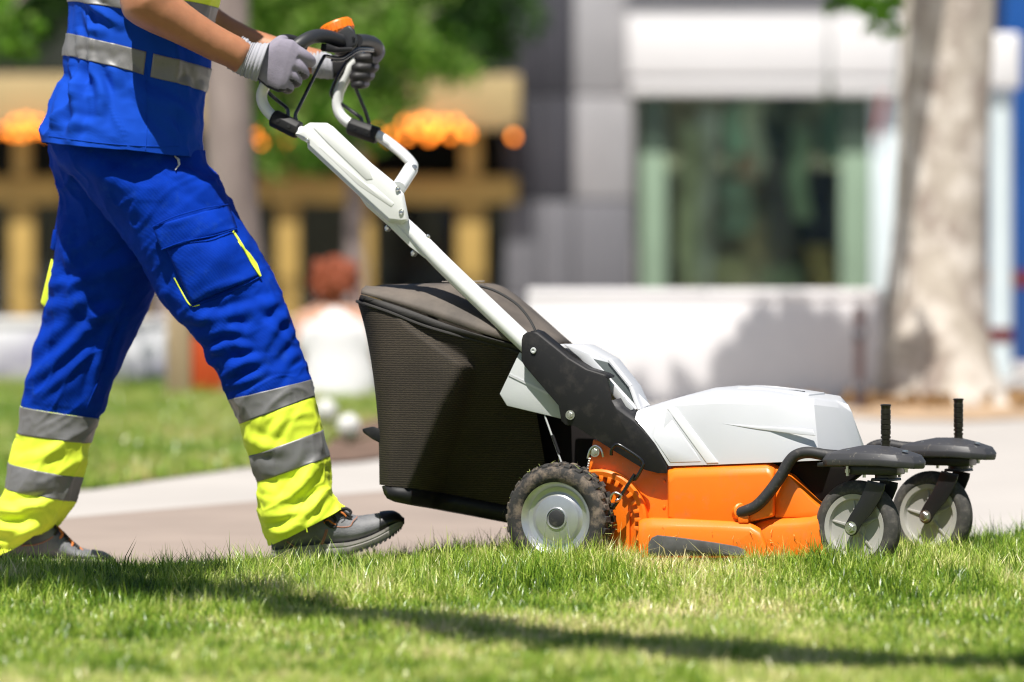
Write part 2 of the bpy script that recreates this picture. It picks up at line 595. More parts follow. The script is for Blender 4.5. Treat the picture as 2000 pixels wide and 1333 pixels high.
# big mottled tree on the right
d0 = 13.4
rt = empty('plane_tree', P(1845, 792, d0).to_tuple()[:2] + (GZ,))
def shade(px, py, y, h):
    """place at height h whose shadow falls on the point seen at (px, py) at depth y"""
    q = P(px, py, y); k = h - q.z
    return Vector((q.x + SUN_TO.x / SUN_TO.z * k, q.y + SUN_TO.y / SUN_TO.z * k, h))
wy = G(1380, 792).y
wallc = [(1500, 710, .12), (1548, 640, .07), (1575, 740, .16), (1620, 670, .07), (1650, 745, .15), (1715, 650, .05), (1430, 755, .10), (1700, 705, .12), (1480, 625, .035), (1250, 775, .06), (1340, 768, .06), (1455, 680, .05)]
wallc = [(shade(a, b, wy - .02, 3.9 + .3 * math.sin(i * 2.3)), r) for i, (a, b, r) in enumerate(wallc)]
limbsR = [([P(1850, -100, d0), P(1800, -210, d0 - 0.4), wallc[5][0], wallc[2][0], wallc[6][0], wallc[9][0]], [0.13, 0.10, 0.06, 0.045, 0.03, 0.015]),
          ([P(1850, -150, d0), P(1900, -500, d0 - .5), P(1950, -900, d0 - .6)], [0.2, 0.15, 0.06]),
          ([P(1860, -150, d0), P(2050, -450, d0 + .4), P(2300, -800, d0 + .6)], [0.18, 0.12, 0.05]),
          ([P(1800, -120, d0 - .2), P(1745, -40, d0 - .6), P(1705, 8, d0 - .9)], [0.03, 0.018, 0.006])]
trunk_part(rt, [(1672, 1998, 806, d0), (1700, 1962, 770, d0), (1712, 1938, 690, d0), (1728, 1928, 580, d0), (1746, 1926, 430, d0), (1756, 1934, 200, d0), (1757, 1944, 0, d0), (1765, 1950, -170, d0)], M_bark, 36, limbsR, seed=3)
cl = [(P(2100, -1000, d0 + .8), 0.8), (P(2300, -800, d0 + .9), 0.8), (P(2450, -600, d0 + .6), 0.6)]
o = link('crown', leaf_mesh('crown', [(Vector(c) - rt.location, r) for c, r in cl], 3500, 0.13, LC, 4), M_leaf, rt, None)
link('low_bough_leaves', leaf_mesh('bough', [(Vector(c) - rt.location, r) for c, r in wallc], 3000, 0.085, LC, 14), M_leaf, rt, None)
tw = [(P(1625, 8, d0 - 1.0), .06), (P(1650, -8, d0 - 1.0), .07), (P(1690, 8, d0 - 1.0), .075), (P(1722, 28, d0 - 1.0), .07), (P(1700, 55, d0 - 1.0), .045), (P(1745, 62, d0 - 1.0), .05), (P(1735, 5, d0 - 1.0), .08)]
link('low_twig_leaves', leaf_mesh('twig', [(Vector(c) - rt.location, r) for c, r in tw], 170, 0.075, LC[1:], 8), M_leaf, rt, None)
# bed of dry leaves round the big tree
q = [G(1640, 812), G(1760, 822), G(1900, 824), G(2080, 815), G(2120, 796), G(1980, 785), G(1700, 787)]
tag(MB().add([(p.x, p.y, GZ + .006) for p in q], [tuple(range(7))]).build('tree_bed', mat('dry_soil', (0.42, 0.29, 0.18), .95, var=.4, var_scale=6), smooth=None), kind='structure')
g_ = np.random.default_rng(77)
pts_ = [(Vector((rt.location.x + g_.normal(0, .38), rt.location.y + g_.normal(-.05, .35), GZ + .03)), .05) for _ in range(60)]
tag(link('leaf_litter', leaf_mesh('litter', pts_, 900, 0.07, [(0.22, 0.12, 0.05), (0.45, 0.28, 0.12), (0.60, 0.42, 0.24)], 55), M_leaf, None, None), 'dry tan leaf litter round the foot of the big tree', 'leaf litter', kind='stuff')
tag(rt, 'thick mottled plane tree trunk at right with flaring sunlit base', 'tree')

# slimmer grey tree behind the worker
d1 = 14.2
lt = empty('park_tree', P(505, 775, d1).to_tuple()[:2] + (GZ,))
limbsL = [([P(440, -200, d1), P(300, -330, d1), P(120, -420, d1 + .6)], [0.11, 0.08, 0.03]), ([P(440, -200, d1), P(520, -450, d1 + .4), P(560, -800, d1 + .8)], [0.11, 0.08, 0.04]),
          ([P(430, -150, d1), P(250, -180, d1 - .2), P(120, -80, d1 - .2), P(20, 20, d1 - .2)], [0.06, 0.04, 0.02, 0.008])]
trunk_part(lt, [(425, 585, 790, d1), (440, 560, 740, d1), (432, 532, 600, d1), (415, 511, 450, d1), (402, 496, 300, d1), (394, 488, 60, d1), (392, 486, -220, d1)], M_bark2, 26, limbsL, seed=9)
cl = [(P(-10, 20, d1 - .2), .17), (P(40, 95, d1 - .2), .10), (P(10, 85, d1 - .1), .13), (P(60, 55, d1 - .2), .08), (P(-60, 60, d1), .2), (P(120, -60, d1), .15),
      (P(120, -420, d1 + .6), .6), (P(560, -800, d1 + .8), .8), (P(300, -600, d1 + .5), .6), (P(520, -520, d1 + 1.2), .5)]
link('crown', leaf_mesh('crown', [(Vector(c) - lt.location, r) for c, r in cl], 5200, 0.085, LC[1:] + [(0.22, 0.33, 0.07)], 12), M_leaf, lt, None)
tag(lt, 'slim grey-brown tree trunk rising directly behind the walking worker', 'tree')

# leafy small tree in front of the cafe
d2 = 30.0
ct = empty('young_tree', P(690, 600, d2).to_tuple()[:2] + (GZ,))
trunk_part(ct, [(668, 722, 640, d2), (672, 716, 560, d2), (676, 710, 400, d2), (682, 708, 200, d2), (685, 705, 0, d2)], M_bark2, 14,
           [([P(694, 180, d2), P(760, 90, d2), P(850, 20, d2 - .3)], [.05, .03, .012]), ([P(694, 140, d2), P(600, 60, d2), P(540, -20, d2 + .3)], [.05, .03, .012])], seed=5)
cl = []
for (a, b, r, dd) in [(560, 60, .42, 0), (520, 190, .30, .2), (590, 250, .30, -.2), (545, 310, .16, 0), (640, 150, .42, .3), (700, 50, .42, .0), (790, 70, .22, -.3), (750, 160, .30, .2),
                      (850, 115, .22, -.4), (905, 135, .16, -.3), (690, 230, .28, -.2), (630, 305, .18, .1), (760, 205, .14, 0), (620, -60, .5, .3), (740, -90, .45, .2), (520, -40, .4, 0), (850, -20, .14, .4)]:
    cl.append((P(a, b, d2 + dd), r))
link('crown', leaf_mesh('crown', [(Vector(c) - ct.location, r) for c, r in cl], 7000, 0.115, [(0.02, 0.06, 0.008)] + LC + [(0.24, 0.40, 0.06), (0.38, 0.54, 0.14), (0.5, 0.64, 0.24)], 17, 1.35), M_leaf, ct, None)
tag(ct, 'bushy bright green young tree in front of the ochre cafe', 'tree')

# dark shade tree further back, its crown filling the top of the view behind the handle
d3 = 34.0
dt = empty('shade_tree', P(330, 640, d3).to_tuple()[:2] + (GZ,))
trunk_part(dt, [(300, 362, 645, d3), (306, 354, 560, d3), (312, 348, 300, d3), (316, 344, 0, d3), (318, 342, -250, d3)], M_bark2, 14,
           [([P(330, -150, d3), P(500, -160, d3), P(700, -60, d3)], [.07, .05, .02]), ([P(330, -200, d3), P(600, -260, d3), P(960, -120, d3)], [.08, .05, .02])], seed=15)
cl = [(P(a, b, d3 + c), r) for a, b, c, r in [(450, -40, 0, .5), (620, -70, .3, .6), (800, -40, 0, .6), (940, 10, .2, .45), (880, 60, -.2, .3), (700, 40, .3, .45), (560, 40, 0, .4), (960, 80, .1, .22), (350, -120, 0, .6), (200, -60, .2, .6), (60, -40, 0, .5), (30, 60, .3, .3)]]
link('crown', leaf_mesh('crown', [(Vector(c) - dt.location, r) for c, r in cl], 9000, 0.13, [(0.008, 0.02, 0.006), (0.015, 0.045, 0.008), (0.03, 0.09, 0.012), (0.08, 0.18, 0.03)], 37, 1.3), M_leaf, dt, None)  # leaf tints darkened to hold the crown's deep shade
tag(dt, 'dark leafy shade tree whose crown fills the top behind the mower handle', 'tree')

# tree left of the photographer: its long limb throws the shadow band across the near lawn
sh = Vector((-SUN_TO.x / SUN_TO.z, -SUN_TO.y / SUN_TO.z, 0))
def above(px, py, h):
    g = G(px, py, 0.0)
    return Vector((g.x, g.y, 0)) - sh * h + Vector((0, 0, h))
nt = empty('overhanging_tree', (-5.2, -3.0, 0))
A = [Vector((-5.2, -3.0, 3.0)), above(-900, 1120, 3.3), above(-250, 1135, 3.6), above(150, 1150, 3.7), above(600, 1205, 3.8), above(1100, 1262, 3.85), above(1600, 1296, 3.9), above(2150, 1318, 3.95)]
mb = MB(); mb.tube([Vector((0, 0, -0.1)), Vector((0.02, 0, 1.5)), Vector((0, 0, 3.0)), Vector((-.3, .1, 5.0))], 0, 14, smooth=5, rr=[.26, .2, .19, .12])
mb.build('trunk', M_bark, nt, smooth=70)
MB().tube([p - nt.location for p in A], 0, 10, smooth=5, rr=[.12, .10, .08, .06, .045, .04, .035, .03]).build('limb', M_bark, nt, smooth=70)
cl = []
for (a, b, r) in [(-200, 1125, .2), (-60, 1118, .2), (40, 1135, .24), (60, 1160, .2), (170, 1120, .2), (200, 1155, .22), (330, 1135, .16), (330, 1165, .2), (440, 1170, .18), (430, 1185, .12), (560, 1190, .13), (660, 1208, .16), (760, 1218, .14), (850, 1232, .17), (960, 1240, .13), (1040, 1254, .2), (1150, 1262, .17),
                  (1250, 1275, .22), (1360, 1282, .2), (1460, 1285, .2), (1560, 1292, .2), (1680, 1298, .15), (1780, 1300, .17), (1900, 1308, .13), (2010, 1312, .15), (520, 1112, .06), (700, 1125, .05)]:
    cl.append((above(a, b, 3.75), r))
link('bough_leaves', leaf_mesh('bough', [(Vector(c) - nt.location, r) for c, r in cl], 6000, 0.085, LC, 23), M_leaf, nt, None)
cl = [(Vector((-5.5, -3, 5.8)), 1.0), (Vector((-6.2, -3.5, 5.4)), .9)]
link('crown', leaf_mesh('crown', [(Vector(c) - nt.location, r) for c, r in cl], 2500, 0.12, LC, 24), M_leaf, nt, None)
tag(nt, 'tree beside the photographer whose limb shades a band of the near lawn', 'tree')

# ------------------------------------------------------------------ buildings and things far behind (at their distance)
FY = 38.0
def bx(mb, l, r, t, b, y, th):
    """block whose front face fills photo rect l..r, t..b at depth y, th deep"""
    a, c = P(l, b, y), P(r, t, y)
    return mb.box(a.x, c.x, y, y + th, a.z, c.z)

M_stone_l = mat('light_grey_stone', (0.30, 0.295, 0.305), 0.85, var=0.12, var_scale=2.0, bump=0.2, bump_scale=30)
M_stone_d = mat('dark_grey_stone', (0.036, 0.036, 0.046), 0.8, var=0.2, var_scale=2.0, bump=0.2, bump_scale=30)
M_stone_m = mat('mid_grey_stone', (0.145, 0.145, 0.16), 0.85, var=0.12, var_scale=2.0, bump=0.2, bump_scale=30)
M_white = mat('white_render', (0.70, 0.69, 0.69), 0.75, var=0.03, var_scale=1.5)
M_green = mat('sage_green_paint', (0.20, 0.285, 0.20), 0.55, var=0.08, var_scale=3)
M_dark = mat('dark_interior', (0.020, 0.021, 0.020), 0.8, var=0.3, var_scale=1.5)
M_ochre = mat('ochre_paint', (0.42, 0.32, 0.15), 0.6, var=0.12, var_scale=2)
M_ochre_d = mat('ochre_wood', (0.40, 0.265, 0.07), 0.55, var=0.18, var_scale=2)
M_pale = mat('pale_blue_metal', (0.62, 0.70, 0.72), 0.45, var=0.05, var_scale=3)
M_red = mat('dark_red_paint', (0.13, 0.010, 0.012), 0.5)
M_blue = mat('blue_enamel', (0.002, 0.06, 0.25), 0.4, var=0.15, var_scale=2)
M_reflection = mat('mottled_reflection', (0.55, 0.56, 0.36), 0.9, color2=(0.10, 0.11, 0.08), var_scale=1.9, contrast=(0.42, 0.66), stretch=(1.2, 1, 0.6))  # green-brown mottle painted as trees mirrored in the pane
dust_or_reflection(M_reflection, (0.12, 0.08, 0.05), 1.3, 0.52, 0.66, 0.8)  # brown blotches of the same painted reflection
M_glass = bpy.data.materials.new('window_glass')
M_glass.use_nodes = True
_n, _l = M_glass.node_tree.nodes, M_glass.node_tree.links
_t = _n.new('ShaderNodeBsdfTransparent'); _t.inputs[0].default_value = (0.86, 0.93, 0.88, 1)
_g = _n.new('ShaderNodeBsdfGlossy'); _g.inputs['Roughness'].default_value = 0.03
_f = _n.new('ShaderNodeFresnel'); _f.inputs[0].default_value = 1.5
_m = _n.new('ShaderNodeMixShader')
_l.new(_f.outputs[0], _m.inputs[0]); _l.new(_t.outputs[0], _m.inputs[1]); _l.new(_g.outputs[0], _m.inputs[2]); _l.new(_m.outputs[0], _n['Material Output'].inputs['Surface'])

# grey stone building on the right
gb = empty('grey_building', (0, 0, 0))
mb = MB(); bx(mb, 985, 1238, -700, 660, FY + .06, .35); bx(mb, 1238, 1770, -700, 15, FY + .10, .35); mb.build('wall', M_stone_m, gb, bevel=.01)
rows_ = [(-700, -215), (-210, -25), (-20, 182), (187, 388), (393, 575), (580, 660)]
for (t, b) in rows_:
    for (l, r, w) in [(988, 1052, 0), (1056, 1118, 0), (1122, 1236, 1)]:
        m = M_stone_d if (w == 0 and b < 390) else (M_stone_l if (w == 1 and b < 390) else M_stone_m)  # tone set by position: upper left darkest, upper right lightest
        bx(MB(), l, r, t, b, FY, .055).build('stone_panel', m, gb, bevel=.006)
for (l, r) in [(1226, 1618), (1623, 1756)]:
    mb = MB(); bx(mb, l, r, 14, 150, FY - .25, .30); bx(mb, l + 4, r - 4, 152, 184, FY - .22, .27); mb.build('fascia_panel', M_white, gb, bevel=.02)
bx(MB(), 1224, 1770, -12, 10, FY - .30, .3).build('cornice', M_stone_m, gb, bevel=.02)
bx(MB(), 1702, 1770, 187, 660, FY - .05, .3).build('pier', M_pale, gb, bevel=.02)
w = empty('window', (0, 0, 0), parent=gb)
for (l, r) in [(1252, 1302), (1642, 1700)]:
    bx(MB(), l, r, 300, 660, FY - .06, .12).build('side_frame', M_green, w, bevel=.015)
    bx(MB(), l, r, 187, 298, FY - .03, .09).build('head_frame', mat('dark_green_paint', (0.05, 0.085, 0.06), .5), w, bevel=.015)
bx(MB(), 1303, 1641, 189, 655, FY + .05, .012).build('pane', M_glass, w)
bx(MB(), 1303, 1641, 640, 662, FY - .02, .1).build('sill', M_green, w, bevel=.01)
bx(MB(), 1240, 1705, 170, 680, FY + .75, .05).build('reflection_wall', M_reflection, w)  # backing sheet coloured as the reflections in the glass
g = np.random.default_rng(3)
for i, (l, t, w_, h_, c) in enumerate([(1325, 240, 40, 330, (.30, .33, .2)), (1362, 210, 34, 420, (.42, .44, .28)), (1420, 200, 40, 130, (.16, .26, .2)), (1455, 190, 36, 160, (.3, .38, .24)), (1410, 350, 60, 110, (.10, .15, .12)), (1450, 420, 50, 200, (.2, .16, .1)), (1500, 300, 46, 320, (.08, .07, .06)), (1545, 250, 34, 180, (.2, .24, .16)), (1585, 330, 50, 230, (.03, .028, .03)), (1395, 500, 70, 130, (.24, .22, .12)), (1480, 520, 90, 110, (.17, .19, .12)), (1580, 480, 48, 150, (.3, .22, .1)), (1440, 300, 30, 90, (.25, .13, .1)), (1610, 200, 30, 120, (.12, .18, .13)), (1330, 520, 40, 120, (.12, .12, .07))]):
    y_ = FY + .12 + .14 * g.random()
    a_, b_ = P(l, t + h_, y_), P(l + w_, t, y_)
    rows_ = []
    for k in range(9):
        z_ = b_.z + (a_.z - b_.z) * k / 8
        rows_.append([(a_.x + (b_.x - a_.x) * j / 8 + .03 * math.sin(k * .9 + i), y_ + .03 * math.sin(j * 2.1 + i + k * .2), z_) for j in range(9)])
    MB().sheet(rows_).build('reflection_sheet', mat('cloth', tuple(min(.85, q * 2.6) for q in c), .9, var=.6, var_scale=3.0), w, smooth=179, solid=.01)  # added sheets tinted as blotches of mirrored trees
tag(gb, 'grey stone building with white fascia and green-framed shop window', 'building')

# ochre cafe on the left
cf = empty('cafe', (0, 0, 0))
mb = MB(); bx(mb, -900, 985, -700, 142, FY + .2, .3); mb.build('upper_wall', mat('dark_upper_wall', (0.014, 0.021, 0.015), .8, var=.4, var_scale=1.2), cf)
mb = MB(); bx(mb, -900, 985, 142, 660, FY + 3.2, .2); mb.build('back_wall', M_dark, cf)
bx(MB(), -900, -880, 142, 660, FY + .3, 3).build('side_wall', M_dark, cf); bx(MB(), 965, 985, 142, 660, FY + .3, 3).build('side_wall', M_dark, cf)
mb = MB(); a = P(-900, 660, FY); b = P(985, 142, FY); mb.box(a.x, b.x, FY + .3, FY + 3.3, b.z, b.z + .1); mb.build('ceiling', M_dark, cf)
bx(MB(), -900, 1016, 146, 252, FY - .5, .8).build('fascia_beam', M_ochre, cf, bevel=.03)
for (l, r) in [(-900, 120), (124, 520), (524, 1010)]:
    bx(MB(), l, r, 345, 398, FY - .1, .25).build('transom_beam', M_ochre_d, cf, bevel=.02)
for (l, r) in [(-160, -110), (18, 66), (235, 285), (540, 584), (690, 730), (892, 948)]:
    bx(MB(), l, r, 400, 662, FY - .08, .22).build('post', M_ochre_d, cf, bevel=.02)
    bx(MB(), l + 8, r - 8, 253, 344, FY - .08, .22).build('upper_post', M_ochre_d, cf, bevel=.02)
for (l, r) in [(-108, 16), (68, 233), (287, 538), (586, 688), (732, 890), (950, 984)]:
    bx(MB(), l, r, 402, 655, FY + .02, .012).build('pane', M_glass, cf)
tag(cf, 'ochre timber cafe front with dark glass behind the worker', 'building')

M_bulb = bpy.data.materials.new('warm_bulb'); M_bulb.use_nodes = True
_b = M_bulb.node_tree.nodes['Principled BSDF']; _b.inputs['Base Color'].default_value = (1, .45, .08, 1)
_b.inputs['Emission Color'].default_value = (1.0, 0.22, 0.012, 1); _b.inputs['Emission Strength'].default_value = 3.4
M_cable = mat('black_cable', (0.01, 0.01, 0.01), .6)
bulb_me = None
strings = [('string_light', [(6, 256), (26, 262), (45, 262), (66, 256), (88, 258), (72, 240), (30, 240), (50, 236)], 'leftmost warm festoon lights under the cafe beam'),
           ('string_light', [(497, 268), (520, 252), (545, 262), (560, 280), (508, 282), (600, 266)], 'warm festoon lights beside the worker\'s handle grip'),
           ('string_light', [(738, 262), (772, 256), (795, 268), (818, 256), (838, 270), (858, 252), (880, 266), (904, 254), (786, 240), (845, 240), (890, 240), (760, 268), (808, 242), (828, 236), (868, 240), (848, 262), (915, 262)], 'brightest row of warm festoon lights above the cafe door'),
           ('string_light', [(1003, 268)], 'single warm lamp at the end of the cafe beam')]
for nm, pts, lab in strings:
    s = empty(nm, (0, 0, 0))
    yy = FY - .75
    pts = sorted(pts)
    MB().tube([P(p[0], 252 - 6, yy) for p in ([(pts[0][0] - 14, 0)] + pts + [(pts[-1][0] + 14, 0)])], .012, 6).build('wire', M_cable, s)
    for p in pts:
        c = P(p[0], p[1], yy)
        mb = MB(); mb.lathe([(0.0, -.034), (.02, -.028), (.032, -.007), (.028, .015), (.014, .03), (.012, .042)], c, (0, 0, 1), 12); mb.build('bulb', M_bulb, s, 60)
    tag(s, lab, 'lights', 'festoon lights under the cafe beam')

# low walls
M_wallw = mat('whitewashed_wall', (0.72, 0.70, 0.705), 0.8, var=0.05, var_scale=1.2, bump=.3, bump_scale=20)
dust_or_reflection(M_wallw, (0.42, 0.36, 0.55), 1.6, 0.60, 0.7, 0.45)
def low_wall(name, l, r, top, base, lab, capth=.05, y=None, m=M_wallw):
    g0 = G((l + r) / 2, base)
    y = g0.y
    a, b = P(l, top, y), P(r, base, y)
    e = empty(name, ((a.x + b.x) / 2, y, GZ))
    w2 = (b.x - a.x) / 2
    MB().box(-w2, w2, 0, .35, 0, a.z - GZ - capth).build('wall', m, e, bevel=.01)
    n = max(2, int(2 * w2 / .62))
    for i in range(n):
        x0 = -w2 + i * 2 * w2 / n
        MB().box(x0 + .002, x0 + 2 * w2 / n - .002, -.008, .36, a.z - GZ - capth, a.z - GZ).build('coping_stone', M_wallw, e, bevel=.008)
    return tag(e, lab, 'wall')
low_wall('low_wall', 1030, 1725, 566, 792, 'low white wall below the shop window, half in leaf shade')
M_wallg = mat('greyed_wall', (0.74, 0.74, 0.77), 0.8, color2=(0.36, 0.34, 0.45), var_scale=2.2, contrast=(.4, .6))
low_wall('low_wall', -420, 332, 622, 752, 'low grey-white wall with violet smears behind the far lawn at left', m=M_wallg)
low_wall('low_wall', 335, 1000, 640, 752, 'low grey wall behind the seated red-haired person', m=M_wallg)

# brown downpipe by the low wall
g0 = G(1678, 800)
bp = empty('drain_pipe', g0)
mb = MB(); mb.tube([(0, 0, 0), (0, 0, .50)], .026, 12); mb.build('pipe', mat('rust_paint', (0.10, 0.065, 0.065), .7, var=.3, var_scale=12), bp)
mb = MB(); mb.lathe([(.026, .10), (.036, .10), (.036, .14), (.026, .14)], (0, 0, 0), (0, 0, 1), 12, caps=False); mb.build('clip', M_stone_m, bp)
mb = MB(); mb.lathe([(.026, .36), (.036, .36), (.036, .40), (.026, .40)], (0, 0, 0), (0, 0, 1), 12, caps=False); mb.build('clip', M_stone_m, bp)
tag(bp, 'rust-brown pipe standing at the right end of the low white wall', 'pipe')

# red ribbon on the pier
rb = empty('red_ribbon', P(1722, 200, FY - .12))
o_ = rb.location
MB().sheet([[P(1708, 150, FY - .12) - o_, P(1726, 150, FY - .12) - o_], [P(1718, 185, FY - .16) - o_, P(1734, 182, FY - .16) - o_], [P(1716, 225, FY - .14) - o_, P(1724, 225, FY - .14) - o_], [P(1706, 268, FY - .12) - o_, P(1716, 268, FY - .12) - o_]]).build('ribbon', mat('red_cloth', (.45, .03, .03), .8), rb, solid=.012)
tag(rb, 'red ribbon hanging from the white fascia beside the tree trunk', 'ribbon')

# pale sign post and blue kiosk at the right edge
ys = 18.0
sp = empty('sign_post', (P(1955, 740, ys).x, ys, GZ))
def rel(px, py, y, o): return P(px, py, y) - o.location
c = rel(1955, 0, ys, sp).x
MB().tube([(c, 0, 0), (c, 0, rel(0, 180, ys, sp).z)], .068, 20).build('post', M_pale, sp)
a, b = rel(1930, 176, ys, sp), rel(1990, 66, ys, sp)
MB().box(a.x, b.x, -.12, .06, a.z, b.z).build('sign_box', M_white, sp, bevel=.03, seg=3)
mb = MB(); mb.lathe([(.069, rel(0, 668, ys, sp).z), (.074, rel(0, 668, ys, sp).z), (.074, rel(0, 640, ys, sp).z), (.069, rel(0, 640, ys, sp).z)], (c, 0, 0), (0, 0, 1), 20, caps=False); mb.build('red_band', M_red, sp)
tag(sp, 'pale post with white sign box and dark red band right of the tree', 'sign post')
yk = 21.5
kb = empty('blue_kiosk', (P(2080, 700, yk).x, yk, GZ))
a, b = rel(1963, 700, yk, kb), rel(2300, -120, yk, kb)
MB().box(a.x, b.x, 0, 1.6, 0, b.z).build('body', M_blue, kb, bevel=.02)
MB().box(a.x - .08, b.x + .08, -.08, 1.7, b.z, b.z + .12).build('roof', M_stone_d, kb, bevel=.02)
zz = rel(0, 545, yk, kb).z
MB().box(a.x - .008, b.x + .008, -.008, 1.608, zz - .05, zz + .05).build('stripe', M_red, kb)
mb = MB(); mb.box(a.x + .25, a.x + .75, -.012, -.001, .1, b.z - .3); mb.build('door_panel', M_blue, kb, bevel=.005)
tag(kb, 'blue enamelled kiosk at the right edge of the picture', 'kiosk')

# wooden post and orange-red box behind the worker's legs
g0 = G(349, 782)
wp = empty('wooden_post', g0)
a, b = rel(326, 782, g0.y, wp), rel(374, 560, g0.y, wp)
M_woodp = mat('weathered_wood', (0.36, 0.27, 0.16), .8, var=.3, var_scale=6, stretch=(6, 6, .6))
MB().box(a.x, b.x, -.06, .06, 0, b.z).build('post', M_woodp, wp, bevel=.012)
MB().lathe([(.0, b.z + .05), (.05, b.z + .01), (.066, b.z + .001)], (0, 0, 0), (0, 0, 1), 4).build('cap', M_woodp, wp, smooth=None)
tag(wp, 'tan wooden post standing on the far lawn between the worker\'s legs', 'post')
g0 = G(430, 772)
ob = empty('planter_box', g0)
a, b = rel(372, 772, g0.y, ob), rel(505, 630, g0.y, ob)
M_or = mat('orange_red_plastic', (0.62, 0.085, 0.02), .5, var=.1, var_scale=4)
mb = MB(); mb.poly([(a.x + .02, -.14, 0), (b.x - .02, -.14, 0), (b.x - .02, .14, 0), (a.x + .02, .14, 0)], [(a.x, -.17, b.z), (b.x, -.17, b.z), (b.x, .17, b.z), (a.x, .17, b.z)]); mb.build('box', M_or, ob, bevel=.012)
MB().box(a.x - .012, b.x + .012, -.185, .185, b.z - .03, b.z + .004).build('rim', M_or, ob, bevel=.006)
MB().box(a.x + .02, b.x - .02, -.15, .15, b.z + .004, b.z + .012).build('soil', M_soil, ob)
tag(ob, 'orange-red planter box beyond the far lawn behind the worker\'s knee', 'planter')

# two white flowers at the edge of the soil
M_petal = mat('white_petal', (0.80, 0.80, 0.77), .6, trans=.2)
M_stem = mat('green_stem', (0.09, 0.17, 0.04), .6)
for (px, py, r, lab) in [(637, 803, .052, 'white round flower head nearest the worker\'s trouser leg'), (681, 832, .048, 'white round flower head above the bare soil')]:
    g0 = G(px + 2, py + 42)
    e = empty('white_flower', g0)
    c = rel(px, py, g0.y, e)
    MB().tube([(0, 0, 0), (c.x * .5, .01, c.z * .5), c], .005, 6, smooth=3).build('stem', M_stem, e)
    mb = MB()
    g = np.random.default_rng(int(px))
    for i in range(90):
        dv = Vector(g.normal(0, 1, 3)).normalized()
        tq = dv.to_track_quat('Z', 'Y')
        s_ = r * .42
        q = [tq @ Vector((math.cos(k * 1.2566) * s_ * (1 if k % 2 else .8), math.sin(k * 1.2566) * s_, 0.006 * (k % 2))) + c + dv * r * .85 for k in range(5)]
        mb.add(q, [(0, 1, 2, 3, 4)])
    mb.build('blossom', M_petal, e, smooth=None, fix=False)
    for k in range(4):
        a = k * 1.7
        dv = Vector((math.cos(a), math.sin(a), .25))
        MB().add([(0, 0, c.z * .2), tuple(dv * .05 + Vector((-dv.y * .018, dv.x * .018, c.z * .35))), tuple(dv * .11 + Vector((0, 0, c.z * .25))), tuple(dv * .05 + Vector((dv.y * .018, -dv.x * .018, c.z * .35)))], [(0, 1, 2, 3)]).build('leaf', M_stem, e, smooth=None)
    tag(e, lab, 'flower', 'white flowers by the soil bed')

# ------------------------------------------------------------------ the lawn mower
YAW = math.radians(21)
MF = Vector((math.cos(YAW), -math.sin(YAW), 0))
MV = Vector((math.sin(YAW), math.cos(YAW), 0))
hub0 = P(1085, 1013, 0)
MO = Vector((hub0.x, hub0.y, 0))
CAMP = Vector((0, CAMY, CAMZ))
def MP(px, py, v):
    """mower coordinates (forward, sideways, up) of photo pixel on the mower's lengthwise plane v"""
    D = Vector(((px - 1000) / FPX, 1, -(py - HZ) / FPX))
    t = (v + (MO - CAMP).dot(MV)) / D.dot(MV)
    p = CAMP + D * t
    return Vector(((p - MO).dot(MF), v, p.z))
def W2M(p):
    p = Vector(p)
    return Vector(((p - MO).dot(MF), (p - MO).dot(MV), p.z))
def MPL(pts, v):
    return [MP(a, b, v) for a, b in pts]

M_orange = mat('orange_plastic', (0.90, 0.19, 0.008), 0.38, var=0.05, var_scale=12, bump=.08, bump_scale=300, spec=.5, rough_var=.1)
dust_or_reflection(M_orange, (0.40, 0.17, 0.07), 30, 0.54, 0.74, 0.4, 12)
dust_or_reflection(M_orange, (0.80, 0.42, 0.20), 85, 0.66, 0.74, 0.4)
M_silver = mat('silver_grey_plastic', (0.60, 0.61, 0.63), 0.40, metal=0.2, var=.04, var_scale=4, coat=.15)
M_greyp = mat('pale_grey_plastic', (0.50, 0.52, 0.52), 0.45)
M_black = mat('black_plastic', (0.011, 0.011, 0.012), 0.55, bump=.25, bump_scale=500, bump_dist=.0006)
dust_or_reflection(M_black, (0.12, 0.105, 0.09), 26, 0.52, 0.85, 0.3)
M_black.node_tree.nodes['Principled BSDF'].inputs['Specular IOR Level'].default_value = .3
M_scuff = mat('scuffed_black', (0.020, 0.020, 0.022), 0.6, bump=.3, bump_scale=350, bump_dist=.0008)
dust_or_reflection(M_scuff, (0.20, 0.18, 0.155), 75, 0.56, 0.78, 0.45)
M_gloss = mat('black_gloss_rod', (0.008, 0.008, 0.010), 0.18, coat=.4)
M_wpaint = mat('white_powdercoat', (0.74, 0.755, 0.74), 0.3, coat=.3, var=.03, var_scale=9)
dust_or_reflection(M_wpaint, (0.35, 0.33, 0.28), 55, 0.66, 0.76, 0.5)
M_rubber = mat('black_rubber', (0.022, 0.021, 0.020), 0.75, bump=.5, bump_scale=160, bump_dist=.0015)
M_tyre = mat('dusty_tyre', (0.024, 0.023, 0.022), 0.85, bump=.5, bump_scale=140, bump_dist=.002)
dust_or_reflection(M_tyre, (0.30, 0.23, 0.17), 30, 0.48, 0.66, 0.6, 12)
M_ctyre = mat('caster_tyre', (0.045, 0.043, 0.040), 0.8, bump=.4, bump_scale=140, bump_dist=.001)
dust_or_reflection(M_ctyre, (0.20, 0.18, 0.155), 50, 0.48, 0.75, 0.5)
M_rim = mat('silver_rim', (0.55, 0.56, 0.57), 0.32, metal=.75, var=.1, var_scale=20)
dust_or_reflection(M_rim, (0.33, 0.31, 0.27), 60, 0.64, 0.80, 0.35)
M_crim = mat('off_white_rim', (0.37, 0.36, 0.335), 0.55, var=.08, var_scale=14)
